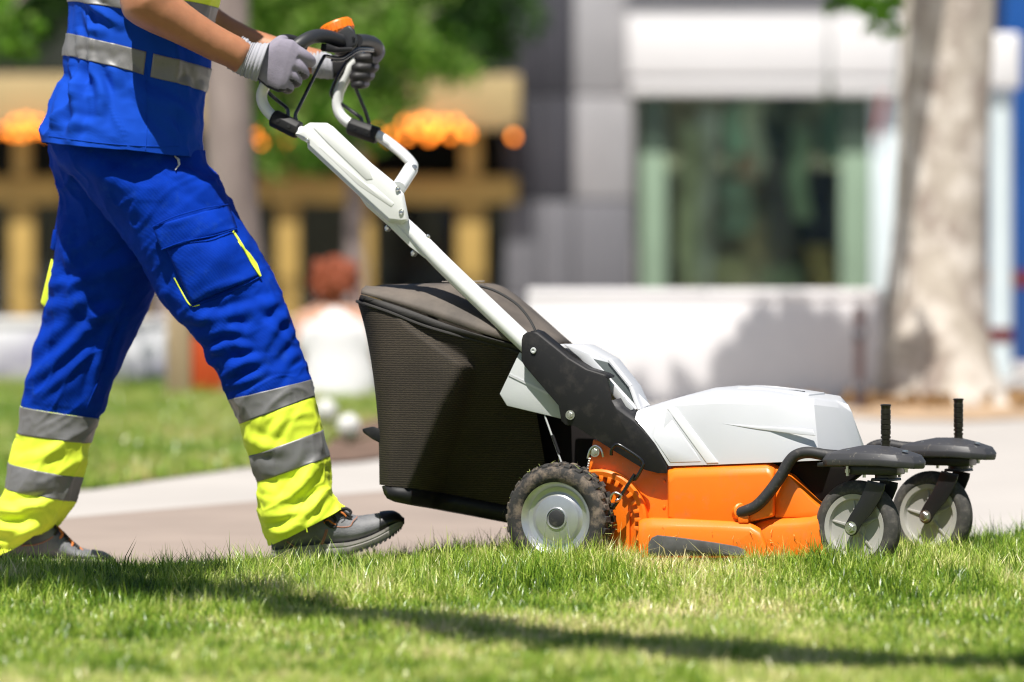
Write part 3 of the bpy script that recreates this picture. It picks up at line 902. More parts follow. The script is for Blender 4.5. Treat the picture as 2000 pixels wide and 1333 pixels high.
dust_or_reflection(M_crim, (0.40, 0.36, 0.29), 26, 0.5, 0.75, 0.5)
M_bolt = mat('zinc_bolt', (0.62, 0.63, 0.60), 0.28, metal=.95, var=.15, var_scale=200)
M_grip = mat('foam_grip', (0.026, 0.027, 0.030), 0.48, bump=.15, bump_scale=500, bump_dist=.0005)
M_fork = mat('black_steel', (0.012, 0.012, 0.013), 0.42, coat=.15)
dust_or_reflection(M_fork, (0.2, 0.18, 0.15), 60, 0.66, 0.76, 0.5)
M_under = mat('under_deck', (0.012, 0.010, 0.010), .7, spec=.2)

M_cover = mat('worn_cover', (0.042, 0.042, 0.046), 0.5, bump=.25, bump_scale=300, bump_dist=.0006)
dust_or_reflection(M_cover, (0.30, 0.27, 0.22), 90, 0.60, 0.72, 0.55)
# catcher fabric: fine woven mesh
M_mesh = mat('catcher_mesh', (0.028, 0.025, 0.020), 0.8, spec=.3)
def weave(m, sc, c1, c2, bump=.6):
    nt = m.node_tree; n, l = nt.nodes, nt.links
    tc = n.new('ShaderNodeTexCoord')
    w1 = n.new('ShaderNodeTexWave'); w1.wave_type = 'BANDS'; w1.bands_direction = 'Z'; w1.inputs['Scale'].default_value = sc; w1.inputs['Distortion'].default_value = 2.2; w1.inputs['Detail'].default_value = 3; w1.inputs['Detail Scale'].default_value = 3
    w2 = n.new('ShaderNodeTexWave'); w2.wave_type = 'BANDS'; w2.bands_direction = 'X'; w2.inputs['Scale'].default_value = sc * 1.6; w2.inputs['Distortion'].default_value = .4
    l.new(tc.outputs['Object'], w1.inputs['Vector']); l.new(tc.outputs['Object'], w2.inputs['Vector'])
    mu = n.new('ShaderNodeMath'); mu.operation = 'MULTIPLY'; l.new(w1.outputs['Fac'], mu.inputs[0])
    ad = n.new('ShaderNodeMath'); ad.operation = 'MULTIPLY_ADD'; l.new(w2.outputs['Fac'], ad.inputs[0]); ad.inputs[1].default_value = .45; ad.inputs[2].default_value = .55
    l.new(ad.outputs[0], mu.inputs[1])
    nz = n.new('ShaderNodeTexNoise'); nz.inputs['Scale'].default_value = 7; nz.inputs['Detail'].default_value = 6
    l.new(tc.outputs['Object'], nz.inputs['Vector'])
    mu2 = n.new('ShaderNodeMath'); mu2.operation = 'MULTIPLY'; l.new(mu.outputs[0], mu2.inputs[0]); l.new(nz.outputs['Fac'], mu2.inputs[1])
    r = n.new('ShaderNodeValToRGB'); r.color_ramp.elements[0].color = c1 + (1,); r.color_ramp.elements[1].color = c2 + (1,); r.color_ramp.elements[1].position = .62
    l.new(mu2.outputs[0], r.inputs[0]); l.new(r.outputs[0], n['Principled BSDF'].inputs['Base Color'])
    bp = n.new('ShaderNodeBump'); bp.inputs['Strength'].default_value = bump; bp.inputs['Distance'].default_value = .002
    l.new(mu.outputs[0], bp.inputs['Height']); l.new(bp.outputs[0], n['Principled BSDF'].inputs['Normal'])
weave(M_mesh, 58, (0.013, 0.011, 0.009), (0.080, 0.063, 0.043), .2)
M_lid = mat('catcher_lid_cloth', (0.135, 0.112, 0.092), 0.75, color2=(0.06, 0.05, 0.042), var_scale=7, bump=.3, bump_scale=120, contrast=(.35, .7))
M_pipe = mat('catcher_piping', (0.02, 0.018, 0.016), .7, bump=.3, bump_scale=300)

mower = empty('lawn_mower', MO, -YAW)
tag(mower, 'orange and silver push lawn mower with black grass catcher and front casters', 'lawn mower')

# --- deck
deck = empty('deck', parent=mower)
body = [(1157, 857), (1200, 872), (1262, 905), (1306, 911), (1499, 905), (1518, 912), (1540, 929), (1582, 974), (1603, 992), (1612, 1078), (1165, 1085), (1150, 1000), (1148, 925)]
ub = MP(1440, 950, .075).x
MB().poly(MPL(body, .075), [Vector((min(p.x, ub + (p.x - ub) * .1), .52, p.z)) for p in MPL(body, .075)]).build('shell', M_orange, deck, bevel=.006)
# front raised block with a rolled shoulder
n_ = [(1306, 942), (1318, 932), (1500, 925), (1509, 935), (1508, 1009), (1466, 1020), (1434, 1022), (1326, 1019), (1306, 1012)]
m_ = [(1304, 925), (1318, 919), (1500, 912), (1513, 922), (1512, 1009), (1466, 1020), (1434, 1022), (1326, 1019), (1304, 1012)]
f_ = [(1304, 913), (1318, 911), (1499, 905), (1515, 913), (1515, 1009), (1466, 1020), (1434, 1022), (1326, 1019), (1304, 1010)]
mb = MB()
rws = [MPL(n_, .025), MPL(m_, .034), MPL(f_, .062), [Vector((p.x, .10, p.z)) for p in MPL(f_, .062)]]
mb.sheet(rws, close=True); mb.add(rws[0], [tuple(range(9))]); mb.add(rws[-1], [tuple(range(9))])
mb.build('raised_block', M_orange, deck, bevel=.005, seg=3, weld=True)
# slanting front side panel
q = [(1513, 915), (1542, 931), (1584, 976), (1603, 993), (1604, 1012), (1513, 1012)]
MB().poly(MPL(q, .05), [Vector((p.x, .12, p.z)) for p in MPL(q, .05)]).build('front_panel', M_orange, deck, bevel=.004)
# skirt, in two lengths
def skirt(name, px, v_out, v_in, tops, near, bot):
    rws = []
    for (x, t, nn) in zip(px, tops, near):
        rws.append([MP(x, t, v_in), MP(x, t + 1, v_out + .018), MP(x, nn, v_out + .004), MP(x, nn + 9, v_out), MP(x, bot, v_out - .002), MP(x, bot, v_in)])
    mb = MB(); mb.sheet(rws, close=True); mb.add(rws[0], [tuple(range(6))]); mb.add(rws[-1], [tuple(range(6))])
    return mb.build(name, M_orange, deck, smooth=50, bevel=.003, weld=True)
skirt('skirt', [1247, 1256, 1275, 1320, 1400, 1466, 1486, 1497], .002, .09, [1018, 1013, 1011, 1012, 1016, 1020, 1032, 1060], [1034, 1028, 1026, 1027, 1029, 1031, 1042, 1068], 1090)
skirt('front_skirt', [1470, 1486, 1510, 1555, 1584, 1604, 1618], .03, .10, [1024, 1018, 1013, 1011, 1009, 1003, 1000], [1036, 1030, 1026, 1024, 1020, 1014, 1011], 1088)
# boss where the caster arm enters
bc = MP(1447, 1000, .03)
mb = MB(); mb.lathe([(.0165, -.012), (.0205, -.009), (.0205, .06)], bc, Vector((-.55, .72, -.2)), 20); mb.build('arm_boss', M_orange, deck)
mb = MB(); mb.poly([MP(1441, 1005, .012), MP(1463, 1001, .012), MP(1462, 1022, .012), MP(1442, 1022, .012)], [MP(1441, 1005, .06), MP(1463, 1001, .06), MP(1462, 1022, .06), MP(1442, 1022, .06)]); mb.build('boss_rib', M_orange, deck, bevel=.003)
# height quadrant: ring with teeth
rc = MP(1172, 1016, .07)
R0 = .1165
mb = MB(); mb.lathe([(R0 - .012, .012), (R0 - .012, -.012), (R0, -.015), (R0 + .005, -.010), (R0 + .005, .012)], rc, (0, 1, 0), 60, arc=(-0.45, 2.0)); mb.build('quadrant_ring', M_orange, deck, smooth=40)
for k in range(11):
    a = -0.35 + k * .21
    c = rc + Vector((math.sin(a) * (R0 - .017), 0, math.cos(a) * (R0 - .017)))
    tx, tz = math.cos(a), -math.sin(a)
    rx, rz_ = math.sin(a), math.cos(a)
    pts = []
    for (s_, t_) in [(-.0045, -.008), (.0045, -.008), (.0055, .008), (-.0055, .008)]:
        pts.append(c + Vector((tx * s_ + rx * t_, 0, tz * s_ + rz_ * t_)))
    MB().poly([p + Vector((0, -.013, 0)) for p in pts], [p + Vector((0, .008, 0)) for p in pts]).build('tooth', M_orange, deck, bevel=.0012)
c = MP(1228, 1000, .072)
MB().box(c.x - .004, c.x + .004, .066, .076, .04, c.z).build('rib', M_orange, deck)
# grey rub strip low on the skirt
rws = []
for x, t in [(1266, 1062), (1273, 1050), (1284, 1045), (1330, 1050), (1400, 1060), (1440, 1067), (1456, 1074)]:
    rws.append([MP(x, t, .004), MP(x, t + 2, -.008), MP(x, min(1085, t + 22), -.012), MP(x, 1086, -.006), MP(x, 1086, .01)])
mb = MB(); mb.sheet(rws, close=True); mb.add(rws[0], [(0, 1, 2, 3, 4)]); mb.add(rws[-1], [(0, 1, 2, 3, 4)])
mb.build('rub_strip', mat('grey_rub_strip', (.085, .085, .085), .7, var=.3, var_scale=40), deck, smooth=50, weld=True)
# dark front tunnel under the hood
q = [(1500, 905), (1690, 897), (1690, 925), (1650, 955), (1600, 985), (1560, 950), (1530, 922)]
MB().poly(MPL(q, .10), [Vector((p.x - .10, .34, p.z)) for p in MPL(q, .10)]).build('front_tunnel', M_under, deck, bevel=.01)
for (px, py) in [(1297, 940), (1297, 990)]:
    mb = MB(); c = MP(px, py, .074); mb.lathe([(0, -.002), (.004, -.0015), (.0045, .002)], c, (0, 1, 0), 10); mb.build('rivet', M_orange, deck)

# --- hood
hood = empty('hood', parent=mower)
HB = [(1240, 818), (1258, 840), (1280, 868), (1306, 911), (1400, 908), (1507, 904), (1600, 900), (1662, 898), (1690, 898)]
HC = [(1243, 806), (1268, 800), (1292, 796), (1319, 793), (1402, 788), (1500, 790), (1590, 791), (1638, 797), (1672, 836)]
HM = [(1245, 803), (1275, 793), (1302, 785), (1330, 777), (1400, 766), (1500, 770), (1590, 779), (1636, 787), (1664, 806)]
HT = [(1247, 801), (1280, 790), (1310, 781), (1346, 771), (1398, 757.5), (1500, 763), (1592, 776), (1630, 781), (1656, 790)]
vb, vc, vm, vt = .045, .072, .092, .125
DV = [0, 0, 0, 0, 0, .002, .02, .10, .17]
half = [[MP(a, b, min(.2145, v + dv)) for (a, b), dv in zip(L, DV)] for L, v in ((HB, vb), (HC, vc), (HM, vm), (HT, vt))]
VW = .43
rowsH = half + [[Vector((p.x, VW - p.y, p.z)) for p in r] for r in reversed(half)]
mb = MB(); mb.sheet(rowsH)
mb.add([r[0] for r in rowsH], [tuple(range(8))]); mb.add([r[-1] for r in rowsH], [tuple(range(8))])
mb.add(rowsH[0] + rowsH[-1], [(i, i + 1, 9 + i + 1, 9 + i) for i in range(8)])
mb.build('shell', M_silver, hood, smooth=55, bevel=.008, seg=3, weld=True)
def on_side(px, py, out=.0015):
    """point on the hood's near side face"""
    b = np.interp(px, [h[0] for h in HB], [h[1] for h in HB]); c = np.interp(px, [h[0] for h in HC], [h[1] for h in HC])
    t = (b - py) / max(1e-6, b - c)
    return MP(px, py, vb + (vc - vb) * t - out)
def side_facet(name, pts, lift, m):
    base = [on_side(a, b, -.002) for a, b in pts]
    cx = sum(p[0] for p in pts) / len(pts); cy = sum(p[1] for p in pts) / len(pts)
    top = [on_side(a + (cx - a) * .02, b + (cy - b) * .02, lift) for a, b in pts]
    MB().poly(top, base).build(name, m, hood, bevel=.0012)
M_silver2 = mat('bright_silver_plastic', (0.68, 0.685, 0.70), 0.38, metal=.1, coat=.15)
side_facet('diagonal_rib', [(1302, 797), (1320, 796), (1404, 905), (1381, 906)], .0028, M_silver2)
side_facet('crease_wedge', [(1404, 827), (1480, 833), (1560, 837), (1588, 840), (1594, 852), (1560, 849), (1480, 839)], .0003, M_silver)
side_facet('rear_cheek', [(1246, 812), (1284, 801), (1298, 800), (1360, 886), (1370, 903), (1309, 905), (1280, 862)], .0015, M_silver)
# battery flap on top with a latch
q = [(1440, 762), (1480, 764), (1540, 771), (1580, 777)]
a_ = MPL(q, .15); b_ = [Vector((p.x, .28, p.z)) for p in a_]
MB().poly([p + Vector((0, 0, .008)) for p in (a_[0], a_[1], a_[2], a_[3], b_[3], b_[2], b_[1], b_[0])], [p + Vector((0, 0, -.004)) for p in (a_[0], a_[1], a_[2], a_[3], b_[3], b_[2], b_[1], b_[0])]).build('battery_flap', M_silver, hood, bevel=.003)
c = MP(1556, 768, .20)
MB().tube([c + Vector((-.022, 0, -.004)), c + Vector((-.02, 0, .005)), c + Vector((0, 0, .004)), c + Vector((.02, 0, .002)), c + Vector((.022, 0, -.004))], .0025, 8).build('latch', M_gloss, hood)

# --- rear housing, its near face painted dark as shade, and the side flap
hs = empty('rear_housing', parent=mower)
q = [(1078, 676), (1086, 673), (1140, 674), (1190, 702), (1232, 755), (1252, 800), (1240, 822), (1150, 760), (1090, 715)]
MB().poly(MPL(q, .13), [Vector((p.x, .205, p.z)) for p in MPL(q, .13)]).build('shell', M_silver, hs, bevel=.004)
q = [(1150, 699), (1187, 708), (1228, 756), (1241, 793), (1234, 796)]
MB().poly(MPL(q, .127), MPL(q, .14)).build('shaded_face', mat('shaded_face_grey', (.07, .085, .085), .6), hs, bevel=.001)  # housing's near face, its shade put in as dark grey
for (a, b) in [(((1146, 694)), ((1243, 800))), ((1190, 703), (1232, 755)), ((1232, 755), (1248, 800))]:
    MB().tube([MP(a[0], a[1], .126), MP(b[0], b[1], .126)], .0055, 8).build('frame_edge', M_silver2, hs)
q = [(1236, 758), (1270, 791), (1250, 800)]
MB().poly(MPL(q, .16), MPL(q, .19)).build('brace', M_silver2, hs, bevel=.002)
q = [(1100, 672), (1150, 690), (1238, 800), (1226, 806), (1132, 700)]
MB().poly(MPL(q, .085), MPL(q, .128)).build('spine', M_silver, hs, bevel=.003)
q = [(1015, 688), (976, 770), (990, 793), (1095, 818), (1110, 818), (1090, 740)]
MB().poly(MPL(q, .07), MPL(q, .076)).build('side_flap', M_greyp, hs, bevel=.0015)
q = [(995, 730), (1072, 768), (1070, 772), (993, 734)]
MB().poly(MPL(q, .068), MPL(q, .0705)).build('flap_crease', M_silver, hs)

# --- black side brackets
BR = [(1029, 649), (1021, 655), (1018.5, 664), (1018, 704), (1024, 715), (1091, 793), (1093, 806), (1096, 822), (1105, 831), (1122, 832), (1194, 878), (1259, 918), (1286, 925), (1303, 925), (1303.5, 912), (1276, 864), (1240, 826), (1204, 800), (1194, 783), (1190, 755), (1186, 740), (1177, 734), (1144, 724), (1108, 702), (1048, 653), (1038, 649)]
for side in (0,):
    pts = MPL(BR, .045)
    s_ = .004
    MB().poly(pts, [p + Vector((0, s_, 0)) for p in pts]).build('bracket', M_black, mower, bevel=.0012)
# flange folded in along the bracket's upper edge
fl_ = [(1303.5, 912), (1276, 864), (1240, 826), (1204, 800), (1194, 783)]
MB().sheet([MPL(fl_, .046), [p + Vector((.012, .055, .006)) for p in MPL(fl_, .046)]]).build('bracket_flange', M_scuff, mower, solid=.004)
fl_ = [(1186, 740), (1177, 734), (1144, 724), (1108, 702), (1048, 653), (1036, 649)]
MB().sheet([MPL(fl_, .046), [p + Vector((.004, .04, .004)) for p in MPL(fl_, .046)]]).build('bracket_flange', M_black, mower, solid=.004)

def hexbolt(c, r, parent, axis=(0, -1, 0), h=.007, washer=True, name='bolt'):
    mb = MB()
    if washer: mb.lathe([(0, .0005), (r * 1.35, .0005), (r * 1.35, .0022), (0, .0022)], c, axis, 20)
    mb.lathe([(0, .001), (r, .001), (r, h * .8), (r * .82, h), (0, h)], c, axis, 6)
    mb.lathe([(0, h), (r * .45, h), (r * .42, h + .003), (0, h + .003)], c, axis, 10)
    return mb.build(name, M_bolt, parent, smooth=30)
c = MP(1042, 685, .0445)
mb = MB(); mb.lathe([(0, .001), (.0075, .0008), (.0068, .003), (.004, .0034), (.003, .0015), (0, .0012)], c, (0, -1, 0), 18); mb.build('screw', M_greyp, mower)
hexbolt(MP(1114, 811, .0445), .0085, mower)
hexbolt(MP(1162, 883, .06), .009, mower)
mb = MB(); mb.tube([MP(1148, 896, .056), MP(1150, 886, .055), MP(1154, 877, .055), MP(1163, 871, .055), MP(1172, 876, .055), MP(1176, 884, .055), MP(1178, 893, .057)], .0028, 8, smooth=4); mb.build('spring_clip', M_bolt, mower)
mb = MB(); k_ = []
for i in range(61):
    t = i / 60
    p = MP(1152 - 6 * t, 894 + 32 * t, .058)
    k_.append(p + Vector((math.cos(i * 1.4) * .0028, math.sin(i * 1.4) * .0028, 0)))
mb.tube(k_, .0007, 5); mb.build('spring', M_bolt, mower)
# height lever with its hook
MB().tube([MP(1194, 889, .034), MP(1194.5, 880, .03), MP(1199, 872, .028), MP(1208, 869, .028), MP(1230, 882, .028), MP(1250, 896, .028), MP(1256, 904, .028), MP(1255, 912, .028), MP(1243, 934, .03), MP(1238, 938, .04)], .0042, 12, smooth=5).build('height_lever', M_gloss, mower)
MB().tube([MP(1240, 927, .036), MP(1226, 948, .036), MP(1214, 968, .036), MP(1198, 992, .04)], .0045, 12, smooth=3).build('lever_rod', M_gloss, mower)
mb = MB(); mb.tube([MP(1192, 977, .03), MP(1193, 970, .028), MP(1198, 964, .028), MP(1204, 963, .028), MP(1214, 969, .03), MP(1210, 976, .032)], .0028, 10, smooth=4); mb.lathe([(0, 0), (.007, 0), (.007, .003), (0, .003)], MP(1206, 977, .03), MF * 0 + Vector((.5, -.3, -.8)), 14); mb.build('lever_hook', M_bolt, mower)
# push rod in front of the catcher
MB().tube([MP(1064, 812, .075), MP(1098, 908, .075)], .0023, 8).build('push_rod', M_greyp, mower)
MB().tube([MP(1079, 850, .075), MP(1092, 886, .075)], .0038, 10).build('rod_sleeve', M_black, mower)

# --- rear wheels
def rear_wheel(v0, flip):
    c = MP(1085, 1013.5, 0)
    e = empty('rear_wheel', (c.x, v0, c.z), parent=mower)
    s = -1.0 if not flip else 1.0
    R = .1305
    W = .058
    prof = [(.086, -.002), (.090, .004), (.106, .0065), (.119, .004), (.1245, -.003), (R - .004, -.012), (R - .004, -W + .01), (.1245, -W - .003 + .006), (.119, -W - .002), (.09, -W), (.086, -W + .002)]
    mb = MB(); mb.lathe(prof, (0, 0, 0), (0, s, 0), 96, caps=False)
    tyre = mb.build('tyre', M_tyre, e, smooth=50)
    nb = 28
    me = None
    for k in range(nb):
        for rowi in (0, 1, 2):
            a = 2 * math.pi * (k + (.5 if rowi == 1 else 0)) / nb
            h0, h1 = [(-.001, -.018), (-.022, -.038), (-.042, -W + .001)][rowi]
            if me is None or rowi != 9:
                w_ = .0088
                pts = []
                r0, r1 = R - .008, R + .003
                inr = .006 if rowi == 0 else 0
                pts_n = [(-w_, r0 - inr), (w_, r0 - inr), (w_ * .85, r1 - (.006 if rowi == 0 else .001)), (-w_ * .85, r1 - (.006 if rowi == 0 else .001))]
                pts_f = [(-w_, r0), (w_, r0), (w_ * .85, r1), (-w_ * .85, r1)]
                f = lambda q, h: Vector((q[0] * math.cos(a) + q[1] * math.sin(a), s * h, -q[0] * math.sin(a) + q[1] * math.cos(a)))
                mbk = MB(); mbk.poly([f(q, h0) for q in pts_n], [f(q, h1) for q in pts_f])
                mbk.build('tread_block', M_tyre, tyre, bevel=.0012, seg=1)
    mb = MB(); mb.lathe([(.0, -.007), (.050, -.007), (.0545, -.0085), (.058, -.0125), (.064, -.0155), (.074, -.0135), (.0815, -.003), (.0868, .0015), (.0885, -.002), (.0885, -.03), (0, -.03)], (0, 0, 0), (0, s, 0), 80)
    rim = mb.build('rim', M_rim, e, smooth=30)
    mb = MB(); mb.lathe([(.0215, -.008), (.0240, -.0035), (.0255, -.004), (.0275, -.0075)], (0, 0, 0), (0, s, 0), 40, caps=False); mb.build('hub_ring', M_rim, rim)
    for k in range(3):
        a = math.pi + .62 * (1 if k else -1) if k < 2 else 0.0
        if k == 2: continue
        p0 = Vector((math.sin(a + (.9 if k else -.9)) * .0255, s * -.0065, math.cos(a + (.9 if k else -.9)) * .0255)); p1 = Vector((math.sin(a) * .056, s * -.0075, math.cos(a) * .056))
        MB().tube([p0, p1], .0014, 6).build('spoke_ridge', M_rim, rim)
    mb = MB(); mb.lathe([(0, -.0035), (.017, -.0038), (.020, -.005), (.0208, -.009)], (0, 0, 0), (0, s, 0), 36); mb.build('hub_cap', M_scuff, e)
    return e
rear_wheel(0.0, False)
rear_wheel(0.60, True)

# --- front casters
def caster(px0, far):
    """built around the near caster's outline; far moves it across"""
    e = empty('front_caster', (0, 0, 0), parent=mower)
    A = MP(1733, 900, .03)
    vN = .03
    def M2(px, py, dv=0.0): return MP(px, py, vN + dv)
    # cover plate: rounded tear-drop seen edge on
    cxy = [(-.150, .020), (-.150, -.020), (-.135, -.036), (-.06, -.062), (.0, -.076), (.045, -.070), (.078, -.045), (.088, 0), (.078, .045), (.045, .070), (.0, .076), (-.06, .062), (-.135, .036)]
    z0 = MP(1733, 908, .03).z; z1 = MP(1733, 896, .03).z; z2 = MP(1733, 884, .03).z; z3 = MP(1733, 871, .03).z
    lay = [(z0, 1.0), (z1, 1.02), (z2, .93), ((z2 + z3) / 2 + .001, .62), (z3, .26)]
    mb = MB(); rws = []
    for z, s_ in lay:
        rws.append([Vector((A.x + x * s_ + (-.028 * (1 - s_)), A.y + y * s_, z - (.010 * max(0, (x * s_ - .02) / .08)) + (-.004 * max(0, (-x * s_ - .05) / .1)))) for x, y in cxy])
    mb.sheet(rws, close=True); mb.add(rws[0], [tuple(range(13))]); mb.add(rws[-1], [tuple(range(13))])
    mb.build('cover_plate', M_cover, e, smooth=28, bevel=.002, weld=True)
    # bearing block under it and bolts
    p0, p1 = M2(1662, 926), M2(1760, 909)
    MB().box(p0.x, p1.x, A.y - .034, A.y + .034, p0.z, p1.z).build('bearing_block', M_fork, e, bevel=.003)
    p0, p1 = M2(1601, 911), M2(1652, 905)
    MB().box(p0.x, p1.x, A.y - .02, A.y + .02, p0.z, p1.z).build('lock_bar', M_fork, e, bevel=.001)
    for (bx_, by_, dv) in [(1655, 921, -.040), (1770, 914, -.030), (1688, 924, .045), (1757, 923, .045)]:
        mb = MB(); c = M2(bx_, by_, dv); mb.lathe([(0, -.011), (.0042, -.011), (.0042, -.003), (.0068, -.003), (.0068, .005), (.004, .005), (.004, .012), (0, .012)], c, (0, 0, 1), 6); mb.build('bolt', M_bolt, e, smooth=30)
    for (sx, sy) in [(-.085, -.022), (.052, -.03)]:
        mb = MB(); mb.lathe([(0, 0), (.0075, 0), (.007, .003), (0, .0035)], Vector((A.x + sx, A.y + sy, z2 + .004)), (0, 0, 1), 14); mb.build('cover_screw', M_bolt, e)
    # pin
    zt = MP(1730, 790, .03).z; zb = z3 - .002
    xp = MP(1730, 800, .03).x
    H = zt - zb
    prof = [(.0105, -.05), (.0105, .010), (.0118, .010), (.0118, .014), (.0095, .014), (.0095, .019), (.0118, .019), (.0118, .024), (.0102, .024), (.0102, .028)]
    zz_ = .028
    while zz_ + .012 < H - .004:
        prof += [(.0118, zz_ + .0005), (.0118, zz_ + .0095), (.0109, zz_ + .010), (.0109, zz_ + .0115)]
        zz_ += .012
    prof += [(.0118, H - .004), (.0128, H - .004), (.0128, H - .001), (.0105, H), (0, H)]
    mb = MB(); mb.lathe(prof, Vector((xp, A.y, zb)), (0, 0, 1), 20); mb.build('pin', mat('oiled_steel', (.045, .043, .035), .3, metal=.8, var=.3, var_scale=40), e, smooth=30)
    # wheel, swivelled on its own pin
    sw = math.radians(12)
    ax = Vector((math.sin(sw) * 1.0, math.cos(sw), 0))          # axle direction (away)
    fw = Vector((math.cos(sw), -math.sin(sw), 0))
    wc = M2(1665.5, 1031.5, -.024) + ax * .026
    R = .110
    w = empty('wheel', (wc.x, wc.y, wc.z), parent=e)
    hw = .021
    prof = [(.079, -hw + .002), (.083, -hw - .001), (.094, -hw), (.103, -hw + .006), (.1085, -hw + .013), (R, -.003), (R - .0015, 0), (R, .003), (.1085, hw - .013), (.103, hw - .006), (.094, hw), (.083, hw + .001), (.079, hw - .002)]
    mb = MB(); mb.lathe(prof, (0, 0, 0), ax, 72, caps=False); mb.build('tyre', M_ctyre, w, smooth=50)
    prof = [(0, -.026), (.013, -.026), (.015, -.012), (.022, -.008), (.055, -.009), (.064, -.011), (.068, -.019), (.0785, -.021), (.0795, -.016), (.0795, .016), (.0785, .021), (.066, .017), (.05, .008), (.015, .012), (0, .026)]
    mb = MB(); mb.lathe(prof, (0, 0, 0), ax, 64); rim = mb.build('rim', M_crim, w, smooth=30)
    for k in range(5):
        a = 2 * math.pi * k / 5 + .4
        d_ = fw * math.cos(a) + Vector((0, 0, 1)) * math.sin(a)
        t_ = fw * -math.sin(a) + Vector((0, 0, 1)) * math.cos(a)
        q = [d_ * .014 + t_ * .004, d_ * .064 + t_ * .0022, d_ * .064 - t_ * .0022, d_ * .014 - t_ * .004]
        MB().poly([p - ax * .0125 for p in q], [p - ax * .007 for p in q]).build('rim_web', M_crim, rim, bevel=.001)
    # fork: two curved legs, bridge and swivel head
    top = Vector((A.x - .004, A.y + .003, M2(1711, 940).z))
    fo = MB()
    for s_ in (-1, 1):
        off = ax * (s_ * .031)
        base = wc + off
        tp = Vector((top.x, top.y, top.z)) + off
        L = []
        for (fx, fz, hwid) in [(0, 0, .0185), (.010, .022, .0185), (.028, .050, .0215), (.042, .080, .0235), (.050, .104, .024), (.051, .112, .0235)]:
            L.append((fx, fz, hwid))
        sc_z = (tp.z - base.z) / .112
        sc_x = ((tp - base).dot(fw)) / .051
        edge_a, edge_b = [], []
        for i, (fx, fz, hwid) in enumerate(L):
            c = base + fw * (fx * sc_x) + Vector((0, 0, fz * sc_z))
            i0, i1 = max(i - 1, 0), min(i + 1, len(L) - 1)
            tg = (fw * ((L[i1][0] - L[i0][0]) * sc_x) + Vector((0, 0, (L[i1][1] - L[i0][1]) * sc_z))).normalized()
            nr = fw * tg.z - Vector((0, 0, 1)) * tg.dot(fw)
            edge_a.append(c + nr * hwid); edge_b.append(c - nr * hwid)
        rnd_ = []
        tg = (fw * (L[1][0] * sc_x) + Vector((0, 0, L[1][1] * sc_z))).normalized()
        nr = fw * tg.z - Vector((0, 0, 1)) * tg.dot(fw)
        for k in range(1, 8):
            a = math.pi * k / 8
            rnd_.append(base - nr * .0185 * math.cos(a) - tg * .0185 * math.sin(a))
        out = edge_a[::-1] + rnd_[::-1] + edge_b
        fo.poly([p - ax * .002 for p in out], [p + ax * .002 for p in out])
    q = [top + fw * .0235 + Vector((0, 0, .001)), top - fw * .0235 + Vector((0, 0, .001)), top - fw * .0215 + Vector((0, 0, .008)), top + fw * .0215 + Vector((0, 0, .008))]
    fo.poly([p - ax * .033 for p in q], [p + ax * .033 for p in q])
    fo.build('fork', M_fork, e, bevel=.0012)
    mb = MB(); mb.lathe([(.026, 0), (.026, .006), (.018, .011), (.018, .02), (0, .02)], top + Vector((0, 0, .008)), (0, 0, 1), 24); mb.build('swivel_head', M_fork, e)
    hexbolt(wc - ax * .0335, .0115, e, -ax, .010, name='axle_bolt')
    # bent arm back to the deck
    arm = [(1441, 1003, -.005), (1458, 998, -.012), (1478, 988, -.014), (1500, 965, -.012), (1524, 932, -.006), (1541, 903, -.002), (1556, 889, 0), (1580, 884, 0), (1612, 889, 0), (1640, 891, 0)]
    MB().tube([M2(a, b, c) for a, b, c in arm], .0138, 14, smooth=5).build('arm', M_scuff, e, smooth=60)
    if far:
        d_ = MP(1872, 851, .03 + .62) - MP(1730, 866, .03)
        e.location = (d_.x, .62, d_.z)
    return e
caster(0, False)
caster(0, True)
# clippings stuck to tyre, deck and rub strip
g_ = np.random.default_rng(9)
mb = MB()
def clip_at(c, r=.012):
    a = Vector(g_.normal(0, 1, 3)).normalized(); b = a.cross(Vector(g_.normal(0, 1, 3))).normalized()
    L_ = r * g_.uniform(.5, 1.3)
    mb.add([c - a * L_ - b * .0009, c - a * L_ + b * .0009, c + a * L_ + b * .0004, c + a * L_ - b * .0004], [(0, 1, 2, 3)])
wc_ = MP(1085, 1013.5, 0)
for _ in range(70):
    a = g_.uniform(0, 6.283); rr_ = .1335 + g_.normal(0, .002)
    clip_at(wc_ + Vector((math.sin(a) * rr_, g_.uniform(.0, .055), math.cos(a) * rr_)), .009)
for _ in range(24):
    px_ = g_.uniform(1250, 1600); clip_at(MP(px_, g_.uniform(1030, 1070), -.003 if px_ < 1490 else .026), .005)
for _ in range(26):
    clip_at(MP(g_.uniform(1310, 1505), g_.uniform(908, 930), .05), .006)
cl_ = mb.build('grass_clippings', mat('dried_clipping', (.42, .40, .16), .8, color2=(.2, .3, .05), var_scale=30), mower, smooth=None, fix=False)
cl_['kind'] = 'stuff'

# --- dark discharge chute between deck and catcher
q = [(1000, 700), (1060, 715), (1130, 790), (1165, 858), (1160, 1010), (1000, 1005), (985, 850)]
MB().poly(MPL(q, .31), MPL(q, .38)).build('chute', M_under, mower, bevel=.006)
